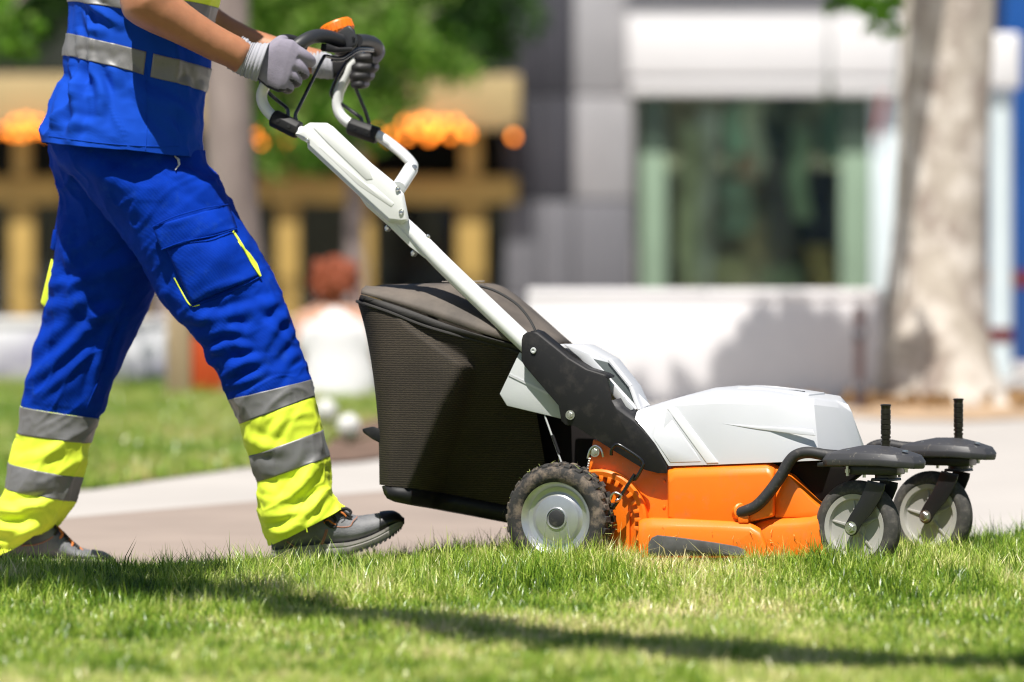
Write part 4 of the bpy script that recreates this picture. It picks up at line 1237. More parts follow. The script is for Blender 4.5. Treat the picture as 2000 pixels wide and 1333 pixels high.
# --- grass catcher
bag = empty('grass_catcher', parent=mower)
def bag_row(edge, v, n=26, cz=0):
    A = spline_np(np.array([list(MP(a, b, v)) for a, b in edge]), 6)
    t = np.linspace(0, len(A) - 1, n)
    return np.array([[np.interp(q, np.arange(len(A)), A[:, k]) for k in range(3)] for q in t])
top_e = [(698, 590), (760, 611), (838, 641), (955, 673), (1000, 685), (1030, 697)]
bot_e = [(741, 947), (770, 951), (815, 956), (900, 970), (990, 987), (1080, 1000)]
lef = [(698, 590), (714, 649), (729, 738), (738.5, 832), (741, 947)]
nR, nC = 44, 60
tr = bag_row(top_e, .035, nC); br = bag_row(bot_e, .035, nC)
lx = bag_row(lef, .035, nR)
grid = np.zeros((nR, nC, 3))
for i in range(nR):
    t = i / (nR - 1)
    s0 = (lx[i] - tr[0]); zf = (lx[i, 2] - tr[0, 2]) / (br[0, 2] - tr[0, 2])
    for j in range(nC):
        u_ = j / (nC - 1)
        p = tr[j] * (1 - zf) + br[j] * zf
        dx = lx[i, 0] - (tr[0, 0] * (1 - zf) + br[0, 0] * zf)
        p = p + np.array([dx * (1 - u_) ** 2, 0, 0])
        grid[i, j] = p
side_uv = np.linspace(0, 1, nC)[None, :]; side_t = np.linspace(0, 1, nR)[:, None]
gx = 1000 + (MO.x + grid[:, :, 0] * MF.x) * 820
tt_ = np.repeat(side_t, nC, 1); uu_ = np.repeat(side_uv, nR, 0)
pxg = np.zeros((nR, nC)); pyg = np.zeros((nR, nC))
for i in range(nR):
    for j in range(nC):
        w_ = MO + MF * grid[i, j, 0] + MV * grid[i, j, 1]; d_ = w_.y - CAMY
        pxg[i, j] = 1000 + w_.x * FPX / d_; pyg[i, j] = HZ + (CAMZ - grid[i, j, 2]) * FPX / d_
bnd = np.interp(pyg, [600, 640, 716, 800, 900, 960], [760, 800, 912, 876, 838, 815])
right = np.clip((pxg - bnd) / np.interp(pyg, [640, 716, 800, 960], [22, 26, 70, 80]) + .3, 0, 1)
right = right * right * (3 - 2 * right)
drop = np.maximum(0, tr[None, :, 2] - grid[:, :, 2])
bulge = .022 * np.sin(np.pi * np.clip(side_uv * .9 + .05, 0, 1)) ** .8 * np.sin(np.pi * (side_t * .9 + .05)) ** .6
sag = .055 * sm(.42, .72, side_uv) + (.62 * drop + .012) * right * .85
corner = .045 * np.clip(1 - side_uv / .16, 0, 1) ** 2
fold = .004 * vnoise(np.column_stack([grid[:, :, 0].ravel() * 9, grid[:, :, 2].ravel() * 4, 0 * grid[:, :, 0].ravel()]), 1.2, 3).reshape(nR, nC) + .003 * np.sin(side_uv * 26 + side_t * 3) * np.exp(-((side_uv - .12) / .08) ** 2)
grid[:, :, 1] += -bulge + sag + corner - fold
for i in range(nR):
    for j in range(nC):
        grid[i, j] = MP(pxg[i, j], pyg[i, j], grid[i, j, 1])
near = grid
far = grid.copy(); far[:, :, 0] = far[0, 0, 0] + (far[:, :, 0] - far[0, 0, 0]) * .7; far[:, :, 1] = .585 - (grid[:, :, 1] - .035) * .5
mb = MB()
mb.sheet([[tuple(p) for p in r] for r in near])
# back panel joins the two sides
back = []
for i in range(nR):
    r = []
    for k in range(14):
        t = k / 13
        p = near[i, 0] * (1 - t) + far[i, 0] * t
        p = p + np.array([-.022 * math.sin(math.pi * t), 0, 0])
        r.append(tuple(p))
    back.append(r)
mb.sheet(back)
mb.sheet([[tuple(p) for p in r] for r in far])
mb.build('fabric_sides', M_mesh, bag, smooth=60, weld=True)
# piping along the upper side edge
MB().tube([Vector(p) + Vector((0, -.002, .001)) for p in near[0, :56]], .0042, 8, smooth=2).build('piping', M_pipe, bag)
# fabric shoulder between piping and lid, and the lid itself
lidn = [(705, 576), (783, 600), (880, 636), (963, 664), (1010, 683), (1080, 712)]
lidt = [(706, 567), (783, 585), (880, 615), (963, 645), (1010, 668), (1080, 702)]
midn = [(724, 562), (800, 561), (880, 562), (950, 590), (1010, 630), (1085, 676)]
ridg = [(770, 561), (830, 557.5), (900, 556), (962, 557), (1000, 582), (1108, 670)]
farr = [(840, 563), (880, 561), (940, 560), (985, 566), (1030, 596), (1120, 676)]
lidv = np.array([0, 1, 0]) * (.05 * sm(.5, .8, np.linspace(0, 1, 24)))[:, None]
rA = near[0, np.linspace(0, 57, 24).astype(int)] + np.array([0, .004, 0]); rB = bag_row(lidn, .040, 24) + lidv; rC = bag_row(lidt, .048, 24) + lidv
MB().sheet([rA.tolist(), rB.tolist()]).build('side_gusset', M_pipe, bag, smooth=60, solid=.003)
# hood of the catcher: stepped panel edge then the crowned top
rD = bag_row(midn, .16, 24); rE = bag_row(ridg, .30, 24); rF = bag_row(farr, .48, 24)
rG = rF.copy(); rG[:, 1] = .56; rG[:, 2] -= .06
mid = lambda a, b, k, h=0: (a * (1 - k) + b * k + np.array([0, 0, h]))
rows_l = [mid(rB, rC, .25), rC, mid(rC, rD, .5, .006), rD, mid(rD, rE, .5, .004), rE, mid(rE, rF, .5, .004), rF, rG]
mb = MB(); mb.sheet([r.tolist() for r in rows_l]); mb.build('lid', M_lid, bag, smooth=60, solid=.004)
# printed outline mark on the lid
q = mid(rD, rE, .82, .008)
lm = [q[9], q[13]]
mk = MB()
o3 = Vector(mid(rD, rE, .9, .009)[11])
for (pts) in [[(-.055, -.05), (.055, -.05), (.03, .02), (-.04, .02), (-.055, -.05)], [(-.02, -.035), (.0, -.042), (.02, -.03), (.015, -.01), (-.012, -.01), (-.02, -.035)]]:
    mk.tube([Vector((o3.x + a, o3.y + b - .02, o3.z + .0005 - (0 if b > -.02 else .0015))) for a, b in pts], .0009, 4)
mk.build('printed_mark', mat('print_grey', (.26, .23, .2), .8), bag)
# hard pan at the bottom
pan_t = [(747, 950), (815, 957), (900, 971), (990, 988), (1080, 1002)]
pan_b = [(757, 973), (815, 986), (900, 1001), (990, 1018), (1080, 1034)]
def pan_row(edge, dv):
    E = spline_np(np.array(edge, float), 8); t = np.linspace(0, len(E) - 1, 20)
    X_ = np.interp(t, np.arange(len(E)), E[:, 0]); Y_ = np.interp(t, np.arange(len(E)), E[:, 1])
    V_ = np.interp(X_, pxg[-1], grid[-1, :, 1])
    return np.array([list(MP(x_, y_, v_ + dv)) for x_, y_, v_ in zip(X_, Y_, V_)])
a_ = pan_row(pan_t, .001); b_ = pan_row(pan_b, .008); b2 = pan_row([(770, 979), (815, 988), (900, 1003), (990, 1020), (1080, 1036)], .04)
mir = lambda A: (A - A[0]) * np.array([.7, -.3, 1]) + A[0] * np.array([1, -1, 1]) + np.array([0, .60, 0])
rws = [a_, mid(a_, b_, .6) - np.array([0, .006, 0]), b_, b2, mir(b2), mir(b_), mir(a_)]
mb = MB(); mb.sheet([r.tolist() for r in rws]); mb.sheet([[tuple(r[0]) for r in rws], [tuple(rws[0][0] * (1 - k / 6) + rws[-1][0] * k / 6) for k in range(7)]])
mb.build('bottom_pan', M_black, bag, smooth=50, solid=.004)
q = [(746, 868), (746, 840), (729, 833), (707, 838), (709, 845), (727, 858)]
MB().poly(MPL(q, .06), MPL(q, .13)).build('pull_tab', M_black, bag, bevel=.004)

# --- control cable over the catcher
MB().tube([MP(905, 545, .10), MP(928, 556, .102), MP(963, 567, .10), MP(990, 581, .095), MP(1014, 599, .085), MP(1034, 624, .075), MP(1047, 650, .062), (MP(1060, 690, .06))], .0032, 8, smooth=5).build('cable', M_cable, mower)

# --- handle
hd = empty('handle', parent=mower)
vS = .072
MB().tube([MP(1052, 694, vS), MP(1023, 667, vS), MP(946, 594, vS), MP(869, 520, vS), MP(838, 488, vS), MP(812, 460, vS), MP(788, 436, vS), MP(770, 418, vS)], 0, 20, smooth=3, rr=[.0222, .0222, .0220, .0215, .0205, .0185, .0165, .016]).build('shaft', M_wpaint, hd, smooth=60)
# stiffener under the joint
q = [(702, 384), (716, 404), (757, 440), (800, 482), (831, 506), (838, 497), (800, 458), (757, 420)]
MB().poly(MPL(q, vS - .010), MPL(q, vS + .012)).build('stiffener', M_wpaint, hd, bevel=.002)
for (a, b, ax) in [(757, 447, Vector((-.65, 0, -.75))), (808, 496, Vector((-.65, 0, -.75)))]:
    hexbolt(MP(a, b, vS) - ax * .006, .0085, hd, ax, .010, False)
for (a, b) in [(835, 463)]:
    mb = MB(); mb.lathe([(0, .006), (.004, .0055), (.0058, .002), (.006, -.002)], MP(a, b, vS), Vector((.65, 0, .75)), 12); mb.build('rivet', M_bolt, hd)
# white joint cover
CV = [(573, 261), (590, 249), (605, 240), (639, 240.5), (651, 248), (725, 319), (767, 353), (789, 379), (799, 430), (785, 438), (757, 434), (702, 384), (601, 290), (600, 279), (588, 273)]
n1 = MPL(CV, .034); n2 = MPL(CV, .046); n3 = MPL(CV, .088)
cen = sum(n1, Vector()) / len(n1)
inset = lambda L, k: [p + (Vector((cen.x, p.y, cen.z)) - p) * k for p in L]
def insetw(L, w):
    o = []
    n = len(L)
    for i in range(n):
        a, b, c = L[i - 1], L[i], L[(i + 1) % n]
        t = Vector(((c - a).x, (c - a).z)).normalized()
        o.append(b + Vector((t.y, 0, -t.x)) * w)
    return o
sgn = 1
tst = insetw(n1, .01)
if sum((p - cen).length for p in tst) > sum((p - cen).length for p in n1): sgn = -1
mb = MB(); rws = [insetw(n1, sgn * .009), insetw(n2, 0), n3]
mb.sheet(rws, close=True); mb.add(rws[0], [tuple(range(15))]); mb.add(rws[-1], [tuple(range(15))])
jc = mb.build('joint_cover', M_wpaint, hd, bevel=.002, weld=True, smooth=30)
q = [(612, 250), (640, 250), (720, 326), (728, 350), (715, 352), (640, 280)]
MB().poly(MPL(q, .0325), MPL(q, .036)).build('raised_panel', M_wpaint, jc, bevel=.0012)
q = [(640, 288), (715, 360), (728, 362), (770, 398), (764, 405), (700, 362), (622, 287)]
MB().poly(MPL(q, .033), MPL(q, .036)).build('pressed_rib', M_wpaint, jc, bevel=.0012)
for (a, b, r) in [(600, 274, .0052), (777, 369.5, .0056), (784, 414.5, .006)]:
    mb = MB(); mb.lathe([(0, .0028), (r * .5, .0026), (r * .55, .0012), (r, .0032), (r * 1.15, .001), (r * 1.15, -.004)], MP(a, b, .0335), Vector((.25, -1, .15)), 16); mb.build('screw', M_bolt, hd)
# cross stub to the far side
MB().tube([MP(778, 368, .085), MP(790, 350, .13), MP(802, 331, .19)], .0185, 18).build('cross_stub', M_wpaint, hd, smooth=60)
mb = MB(); mb.lathe([(0, .003), (.007, .0025), (.0078, 0)], MP(809, 327, .17), Vector((.6, -.6, .6)), 12); mb.build('screw', M_bolt, hd)
vN, vF = .055, .50
MB().tube([MP(794, 342, .165), MP(806, 328, .26), MP(803, 318, .38), MP(788, 302, vF - .03), MP(770, 287, vF), MP(754, 275, vF), MP(736, 264, vF), MP(708, 256, vF), MP(684, 242, vF), MP(666, 226, vF), MP(659, 206, vF), MP(662, 181, vF), MP(675, 153, vF), MP(690, 126, vF), MP(712, 104, vF)], .0135, 16, smooth=6).build('far_tube', M_wpaint, hd, smooth=60)
MB().tube([MP(620, 280, vN), MP(592, 260, vN), MP(560, 244, vN), MP(534, 228, vN), MP(518, 211, vN), MP(511, 191, vN), MP(516, 171, vN), MP(536, 140, vN), MP(560, 110, vN), MP(578, 92, vN)], .0135, 16, smooth=6).build('near_tube', M_wpaint, hd, smooth=60)
# rubber grip over the top of the loop
MB().tube([MP(566, 103, vN), MP(580, 90, vN + .002), MP(600, 77, .085), MP(618, 71, .13), MP(640, 72, .18), MP(664, 80, .23)], .0170, 16, smooth=6).build('grip', M_grip, hd, smooth=60)
MB().tube([MP(696, 80, .33), MP(716, 81, .40), MP(733, 88, .46), MP(735, 98, vF - .012), MP(722, 110, vF)], .0170, 16, smooth=6).build('grip', M_grip, hd, smooth=60)
# rail under the grip
q = [(628, 84), (662, 93), (690, 92), (688, 101), (660, 104), (626, 100)]
MB().poly(MPL(q, .15), MPL(q, .31)).build('grip_rail', M_black, hd, bevel=.004)
# sleeves (clamps) on the tubes
def sleeve(a, b, v, r):
    p, q = MP(*a, v), MP(*b, v)
    ax = (q - p).normalized(); L = (q - p).length
    up = Vector((0, 1, 0)); w_ = ax.cross(up).normalized()
    rws = []
    for (t, s_) in [(0, .86), (.05, 1), (.95, 1), (1, .9)]:
        c = p + ax * L * t
        rws.append([c + (up * math.cos(k * math.pi / 4 + .39) * 1.0 + w_ * math.sin(k * math.pi / 4 + .39) * 1.12) * r * s_ for k in range(8)])
    mb = MB(); mb.sheet(rws, close=True); mb.add(rws[0], [tuple(range(8))]); mb.add(rws[-1], [tuple(range(8))])
    o = mb.build('clamp', M_black, hd, bevel=.002, weld=True)
    for t in (.3, .72):
        mb = MB(); c = p + ax * L * t - up * (r * .93) + w_ * .002; mb.lathe([(0, .0012), (.0045, .0012), (.0045, -.004)], c, (0, -1, 0), 12); mb.build('socket_screw', M_fork, o)
    return o
sleeve((533, 230), (584, 256), vN, .0205)
sleeve((682, 246), (738, 266), vF, .0205)
# central switch: black pod with orange ribbed knob
kc = MP(664, 66, .285)
kax = Vector((.35, 0, .94)).normalized()
mb = MB()
prof = [(0, -.052), (.016, -.05), (.026, -.038), (.036, -.015), (.040, .002), (.036, .008), (0, .012)]
kax = (MP(648, 40, .285) - MP(668, 92, .285)).normalized()
kp = MP(664, 72, .285)
mb.lathe(prof, kp, kax, 28); pod = mb.build('switch_pod', M_grip, hd, smooth=45)
q = [(660, 62), (682, 48), (692, 60), (699, 78), (697, 92), (664, 105), (630, 101), (634, 90)]
MB().poly(MPL(q, .235), MPL(q, .335)).build('pod_shell', M_grip, pod, bevel=.012, seg=3)
mb = MB(); c = MP(690, 75, .232); mb.lathe([(0, .001), (.004, .001), (.004, -.003)], c, (0, -1, 0), 10); mb.build('slot', M_fork, pod)
kn = MB(); kn.lathe([(0, .006), (.0395, .006), (.0415, .010), (.0415, .032), (.038, .037), (0, .039)], kp, kax, 48)
knob = kn.build('knob', M_orange, hd, smooth=40)
N1 = kax.cross(Vector((0, 1, 0))).normalized(); N2 = kax.cross(N1)
for k in range(18):
    a = 2 * math.pi * k / 18
    dr = N1 * math.cos(a) + N2 * math.sin(a); tg = N1 * -math.sin(a) + N2 * math.cos(a)
    b0 = kp + dr * .0412
    q = [b0 - tg * .0055 + kax * .011, b0 + tg * .0055 + kax * .011, b0 + tg * .0055 + kax * .0315, b0 - tg * .0055 + kax * .0315]
    MB().poly([p + dr * .0016 for p in q], [p - dr * .002 for p in q]).build('knob_rib', M_orange, knob, bevel=.0006, seg=1)
# bail rods
def rod(pts, r, nm):
    MB().tube([MP(a, b, v) for a, b, v in pts], r, 10, smooth=5).build(nm, M_gloss, hd, smooth=60)
rod([(508, 160, .10), (526, 183, .085), (543, 198, .07), (558, 210, .06), (562, 217, .058), (563, 232, .056)], .0046, 'bail_rod')
rod([(580, 240, .058), (577, 226, .06), (584, 210, .068), (606, 165, .10), (630, 116, .15), (637, 110, .17), (650, 113, .20), (668, 113, .235), (682, 105, .27), (697, 96, .31), (712, 95, .36), (728, 96, .42)], .0046, 'bail_rod')
rod([(648, 118, .20), (668, 118, .235), (684, 109, .27), (699, 100, .31), (714, 99, .36), (728, 100, .42)], .0036, 'bail_rod')
rod([(676, 120, .46), (660, 148, .475), (650, 172, .485), (647, 184, .49), (654, 194, .495), (676, 210, .50), (699, 226, .50), (706, 233, .50), (708, 246, .50)], .0046, 'bail_rod')
rod([(690, 160, .47), (696, 176, .475), (706, 200, .485), (715, 222, .495), (721, 242, .50), (722, 252, .50)], .0046, 'bail_rod')

# ------------------------------------------------------------------ people
M_skin = mat('tanned_skin', (0.40, 0.175, 0.088), 0.48, var=.16, var_scale=22, bump=.3, bump_scale=220, bump_dist=.001)
M_skin.node_tree.nodes['Principled BSDF'].inputs['Subsurface Weight'].default_value = .12
M_skin.node_tree.nodes['Principled BSDF'].inputs['Subsurface Scale'].default_value = .01
M_bshirt = mat('royal_blue_shirt', (0.006, 0.056, 0.42), 0.85, var=.06, var_scale=9, spec=.08, bump=.35, bump_scale=420, bump_dist=.0012)
M_bpant = mat('royal_blue_trousers', (0.001, 0.033, 0.35), 0.85, var=.2, var_scale=14, spec=.08, bump=.4, bump_scale=380, bump_dist=.0012)
M_hivis = mat('fluorescent_yellow_cloth', (0.80, 0.95, 0.05), 0.7, var=.03, var_scale=10, bump=.25, bump_scale=380, bump_dist=.001)
M_tape = mat('grey_reflective_tape', (0.185, 0.183, 0.182), 0.42, var=.10, var_scale=18, bump=.1, bump_scale=260, bump_dist=.001, metal=.1)
M_knit = mat('grey_knit_glove', (0.235, 0.215, 0.27), 0.85, var=.12, var_scale=40, bump=.55, bump_scale=420, bump_dist=.0015)
M_nitrile = mat('black_nitrile_palm', (0.015, 0.014, 0.016), 0.55, var=.2, var_scale=30, bump=.2, bump_scale=260)
M_cuff = mat('light_grey_cuff', (0.34, 0.34, 0.375), 0.85, bump=.5, bump_scale=300, bump_dist=.0015, stretch=(1, 1, 1))
M_leather = mat('grey_boot_leather', (0.105, 0.108, 0.118), 0.6, color2=(0.19, 0.19, 0.20), var_scale=24, bump=.7, bump_scale=300, bump_dist=.0012)
M_toe = mat('black_toe_cap', (0.012, 0.012, 0.013), .4, bump=.1, bump_scale=200)
M_sole = mat('grey_sole', (0.25, 0.235, 0.215), .65, var=.2, var_scale=20)
M_lug = mat('black_tread', (0.02, 0.02, 0.02), .7)
M_lace = mat('black_lace', (0.016, 0.015, 0.015), .8)
M_laceo = mat('orange_lace', (0.55, 0.16, 0.03), .8)

dust_or_reflection(M_hivis, (0.42, 0.50, 0.02), 45, 0.62, 0.74, 0.35)
dust_or_reflection(M_bpant, (0.012, 0.06, 0.33), 30, 0.55, 0.75, 0.5)
dust_or_reflection(M_tape, (0.10, 0.10, 0.10), 60, 0.58, 0.72, 0.5)

def twill(m, sc, strength, dist=.0012):
    """fine slanting rib of a woven work cloth"""
    n, l = m.node_tree.nodes, m.node_tree.links
    tc = n.new('ShaderNodeTexCoord')
    w = n.new('ShaderNodeTexWave'); w.wave_type = 'BANDS'; w.bands_direction = 'DIAGONAL'
    w.inputs['Scale'].default_value = sc; w.inputs['Distortion'].default_value = 1.5; w.inputs['Detail'].default_value = 2; w.inputs['Detail Scale'].default_value = .6
    l.new(tc.outputs['Object'], w.inputs['Vector'])
    bp = n.new('ShaderNodeBump'); bp.inputs['Strength'].default_value = strength; bp.inputs['Distance'].default_value = dist
    l.new(w.outputs['Fac'], bp.inputs['Height'])
    ins = n['Principled BSDF'].inputs['Normal']
    if ins.is_linked: l.new(ins.links[0].from_socket, bp.inputs['Normal'])
    l.new(bp.outputs['Normal'], ins)
twill(M_bpant, 62, .16)
twill(M_bshirt, 75, .09)

def rings(mb, L, seg=20, power=2.0):
    """loft through (centre, half-axis 1, half-axis 2)"""
    v, f = [], []
    for (c, e1, e2) in L:
        c, e1, e2 = Vector(c), Vector(e1), Vector(e2)
        for k in range(seg):
            a = 2 * math.pi * k / seg
            ca, sa = math.cos(a), math.sin(a)
            if power != 2.0:
                ca = math.copysign(abs(ca) ** (2 / power), ca); sa = math.copysign(abs(sa) ** (2 / power), sa)
            v.append(c + e1 * ca + e2 * sa)
    n = len(L)
    for i in range(n - 1):
        for k in range(seg):
            f.append((i * seg + k, i * seg + (k + 1) % seg, (i + 1) * seg + (k + 1) % seg, (i + 1) * seg + k))
    f.append(tuple(range(seg))); f.append(tuple((n - 1) * seg + k for k in range(seg)))
    mb.add(v, f)

def remeshed(mb, voxel, smooth=3, factor=.5):
    me = mb.mesh('tmp')
    o = bpy.data.objects.new('tmp', me); COL.objects.link(o)
    r = o.modifiers.new('r', 'REMESH'); r.mode = 'VOXEL'; r.voxel_size = voxel; r.use_smooth_shade = True
    if smooth:
        s = o.modifiers.new('s', 'SMOOTH'); s.iterations = smooth; s.factor = factor
    dg = bpy.context.evaluated_depsgraph_get(); dg.update()
    out = bpy.data.meshes.new_from_object(o.evaluated_get(dg))
    bpy.data.objects.remove(o); bpy.data.meshes.remove(me)
    return out

class Cloth:
    """garment surface lofted through traced silhouettes, with folds"""
    def __init__(s, pairs, ys, rys, sub=16, ns=208, power=2.15, org=Vector((0, 0, 0))):
        A = np.array([[*P(l[0], l[1], y), *P(r[0], r[1], y), ry] for (l, r), y, ry in zip(pairs, ys, rys)])
        A = spline_np(A, sub)
        th = np.linspace(0, 2 * np.pi, ns, endpoint=False)
        ca, sa = np.cos(th), np.sin(th)
        ca = np.sign(ca) * np.abs(ca) ** (2 / power); sa = np.sign(sa) * np.abs(sa) ** (2 / power)
        c = (A[:, :3] + A[:, 3:6]) / 2; e = (A[:, 3:6] - A[:, :3]) / 2
        s.p = c[:, None, :] + e[:, None, :] * ca[None, :, None] + np.array([0, 1, 0])[None, None, :] * (A[:, 6][:, None] * sa[None, :])[:, :, None]
        s.sub, s.ns, s.org = sub, ns, np.array(org)
    def normals(s):
        du = np.gradient(s.p, axis=0)
        dv = (np.roll(s.p, -1, 1) - np.roll(s.p, 1, 1))
        n = np.cross(dv, du)
        n /= np.linalg.norm(n, axis=2)[:, :, None] + 1e-9
        c = s.p.mean(1, keepdims=True)
        if ((s.p - c) * n).sum() < 0: n = -n
        return n
    def px(s):
        d = s.p[:, :, 1] - CAMY
        return 1000 + s.p[:, :, 0] * FPX / d, HZ + (CAMZ - s.p[:, :, 2]) * FPX / d
    def fold(s, folds, noise=.003, nscale=11, seed=1, nstretch=(1, 1, 1), crease=.0, cdir=(1, 0, 1), cscale=7.0):
        n = s.normals()
        X, Y = s.px()
        D = np.zeros(X.shape)
        near = np.clip((-n[:, :, 1] + .25) / .6, 0, 1)
        for pts, w, amp in folds:
            pts = spline_np(np.array(pts, float), 5)
            best = np.full(X.shape, 1e9); tt = np.zeros(X.shape); sg = np.zeros(X.shape)
            m = len(pts)
            for i in range(m - 1):
                a, b = pts[i], pts[i + 1]
                ab = b - a
                L2 = ab @ ab + 1e-9
                t = np.clip(((X - a[0]) * ab[0] + (Y - a[1]) * ab[1]) / L2, 0, 1)
                dx, dy = X - a[0] - t * ab[0], Y - a[1] - t * ab[1]
                dd = np.hypot(dx, dy)
                sd = np.sign(ab[0] * dy - ab[1] * dx)
                k = dd < best
                best = np.where(k, dd, best); tt = np.where(k, (i + t) / (m - 1), tt); sg = np.where(k, sd, sg)
            q = best / w
            tap = np.sin(np.pi * np.clip(tt * .86 + .07, 0, 1)) ** .7
            g = np.exp(-q * q) - .55 * np.exp(-((q * 1.0 - 1.7) / .8) ** 2)
            D += amp * g * tap * near
        f = s.p.reshape(-1, 3) * np.array(nstretch)
        nz = noise * vnoise(f, nscale, seed) + noise * .5 * vnoise(f, nscale * 2.3, seed + 4) + noise * .25 * (1 - np.abs(vnoise(f, nscale * 3.1, seed + 9)) * 2)
        if crease:
            a = np.array(cdir, float); a /= np.linalg.norm(a)
            q = s.p.reshape(-1, 3)
            warp = .04 * np.column_stack([vnoise(q, 5, seed + 20), vnoise(q, 5, seed + 21), vnoise(q, 5, seed + 22)])
            q = q + warp
            q = q - .78 * (q @ a)[:, None] * a[None, :]
            r = 1 - np.abs(vnoise(q, cscale, seed + 30))
            r2 = 1 - np.abs(vnoise(q, cscale * 1.9, seed + 31))
            w = np.clip(.5 + .9 * vnoise(s.p.reshape(-1, 3), 4.5, seed + 33), 0, 1)
            nz = nz + crease * (r ** 5 + .5 * r2 ** 5 - .4) * w + crease * .3 * ((1 - np.abs(vnoise(q, cscale * 3.7, seed + 35))) ** 4 - .25) * (1 - .6 * w)
        s.p = s.p + n * (D + nz.reshape(X.shape))[:, :, None]
        return s
    def seg(s, name, i0, i1, m, parent, off=0.0, mask=None, solid=.003):
        a, b = int(round(i0 * s.sub)), int(round(i1 * s.sub)) + 1
        n = s.normals() if off else 0
        q = (s.p + (n * off if off else 0))[a:b] - s.org
        nr, ns = q.shape[:2]
        idx = np.arange(nr * ns).reshape(nr, ns)
        F = np.stack([idx[:-1], np.roll(idx, -1, 1)[:-1], np.roll(idx, -1, 1)[1:], idx[1:]], -1).reshape(-1, 4)
        if mask is not None:
            X, Y = s.px()
            k = mask(X[a:b], Y[a:b], s.p[a:b])
            kk = (k[:-1] & np.roll(k, -1, 1)[:-1] & k[1:]).reshape(-1)
            F = F[kk]
        me = bpy.data.meshes.new(name)
        me.from_pydata(q.reshape(-1, 3).tolist(), [], F.tolist())
        bm = bmesh.new(); bm.from_mesh(me)
        lo = [v for v in bm.verts if not v.link_faces]
        if lo: bmesh.ops.delete(bm, geom=lo, context='VERTS')
        bmesh.ops.recalc_face_normals(bm, faces=bm.faces); bm.to_mesh(me); bm.free()
        o = link(name, me, m, parent, 179)
        if solid:
            md = o.modifiers.new('thickness', 'SOLIDIFY'); md.thickness = solid; md.offset = -1 if off == 0 else 0
        return o
    def near_y(s, px, py, k=6):
        """depth of the near side of the garment at a pixel"""
        if not hasattr(s, '_c'):
            n = s.normals(); X, Y = s.px(); m = n[:, :, 1] < -.05
            s._c = (X[m], Y[m], s.p[:, :, 1][m])
        d = (s._c[0] - px) ** 2 + (s._c[1] - py) ** 2
        i = np.argpartition(d, k)[:k]
        w = 1 / (d[i] + .5)
        return float((s._c[2][i] * w).sum() / w.sum())

# ---------------- the worker
WO = Vector((P(470, 1085, .5).x, .5, 0))
wk = empty('person', WO)
tag(wk, 'worker in blue and yellow high-visibility workwear and grey gloves pushing the mower', 'person')
rel_w = lambda p: Vector(p) - WO

NL = [((96, 280), (394, 296)), ((116, 318), (402, 322)), ((148, 346), (425, 352)), ((185, 390), (452, 405)), ((228, 445), (482, 458)), ((264, 496), (512, 503)), ((300, 558), (543, 556)), ((335, 610), (560, 605)),
      ((378, 655), (576, 655)), ((402, 690), (589, 698)), ((430, 738), (600, 728)), ((449, 779), (606, 742)), ((469.5, 827), (612, 774)), ((488, 890), (629, 840)), ((502, 941), (642, 892)), ((507, 986), (644, 918)), ((511, 1020), (643, 948)), ((518, 1045), (658, 976)), ((527, 1066), (673, 991))]
NY = [.46, .45, .44, .43, .42, .41, .40, .39, .385, .38, .375, .37, .37, .37, .37, .37, .37, .37, .37]
NR = [.135, .137, .138, .132, .122, .115, .108, .103, .10, .098, .095, .094, .093, .090, .088, .086, .086, .086, .086]
near_leg = Cloth(NL, NY, NR, org=WO)
near_leg.fold([
    ([(150, 305), (215, 350), (300, 420)], 20, .006), ([(120, 330), (170, 400), (250, 500)], 16, .006), ([(330, 320), (370, 345), (430, 385)], 13, .007), ([(340, 350), (400, 385), (450, 425)], 10, .004),
    ([(190, 330), (270, 365), (350, 385)], 18, .004), ([(300, 560), (370, 600), (450, 640)], 16, .005), ([(335, 615), (400, 625), (470, 610), (540, 590)], 12, .007), ([(380, 662), (430, 645), (480, 650)], 11, .008),
    ([(400, 700), (445, 672), (480, 678)], 9, .008), ([(400, 690), (440, 700), (500, 690)], 8, -.004), ([(430, 745), (470, 712), (510, 705)], 11, .008), ([(432, 755), (480, 745), (520, 725)], 8, .006),
    ([(560, 612), (535, 640), (520, 690)], 13, .007), ([(575, 640), (550, 668), (530, 720)], 10, .006), ([(500, 600), (530, 625), (560, 650)], 9, -.005), ([(445, 590), (455, 640), (490, 700)], 12, .005), ([(590, 690), (560, 705), (530, 750)], 10, .005),
    ([(480, 850), (510, 870), (555, 880)], 12, .005), ([(560, 800), (545, 830), (520, 880)], 9, .004), ([(515, 972), (555, 978), (590, 950), (620, 910)], 14, .017), ([(518, 1000), (560, 1005), (600, 985), (640, 935)], 14, .018),
    ([(545, 1045), (590, 1022), (625, 985), (648, 960)], 12, .014), ([(522, 1038), (560, 1030), (585, 1020)], 9, .006), ([(600, 1040), (625, 1010), (650, 980)], 9, .007), ([(505, 950), (540, 955), (565, 945)], 9, .006)], noise=.0035, seed=2, crease=.011, cdir=(1, 0, .75), cscale=8)
FLP = [((95, 280), (390, 296)), ((100, 313), (385, 330)), ((112, 356), (362, 380)), ((114, 400), (340, 450)), ((109, 445), (322, 510)), ((105, 499), (301, 566)), ((95, 560), (284, 612)), ((84, 615), (262, 664)), ((72, 668), (236, 715)),
       ((52, 740), (214, 755)), ((43, 775), (204, 797)), ((40, 793), (191, 816)), ((36, 847), (178, 865)), ((20, 905), (158, 931)), ((14, 955), (143, 978)), ((-4, 985), (127, 1002)), ((-18, 1020), (112, 1020)), ((-22, 1060), (99, 1034)), ((-16, 1092), (88, 1042))]
FYs = [.54, .55, .57, .59, .60, .61, .62, .63, .635, .64, .645, .65, .65, .65, .65, .65, .65, .65, .65]
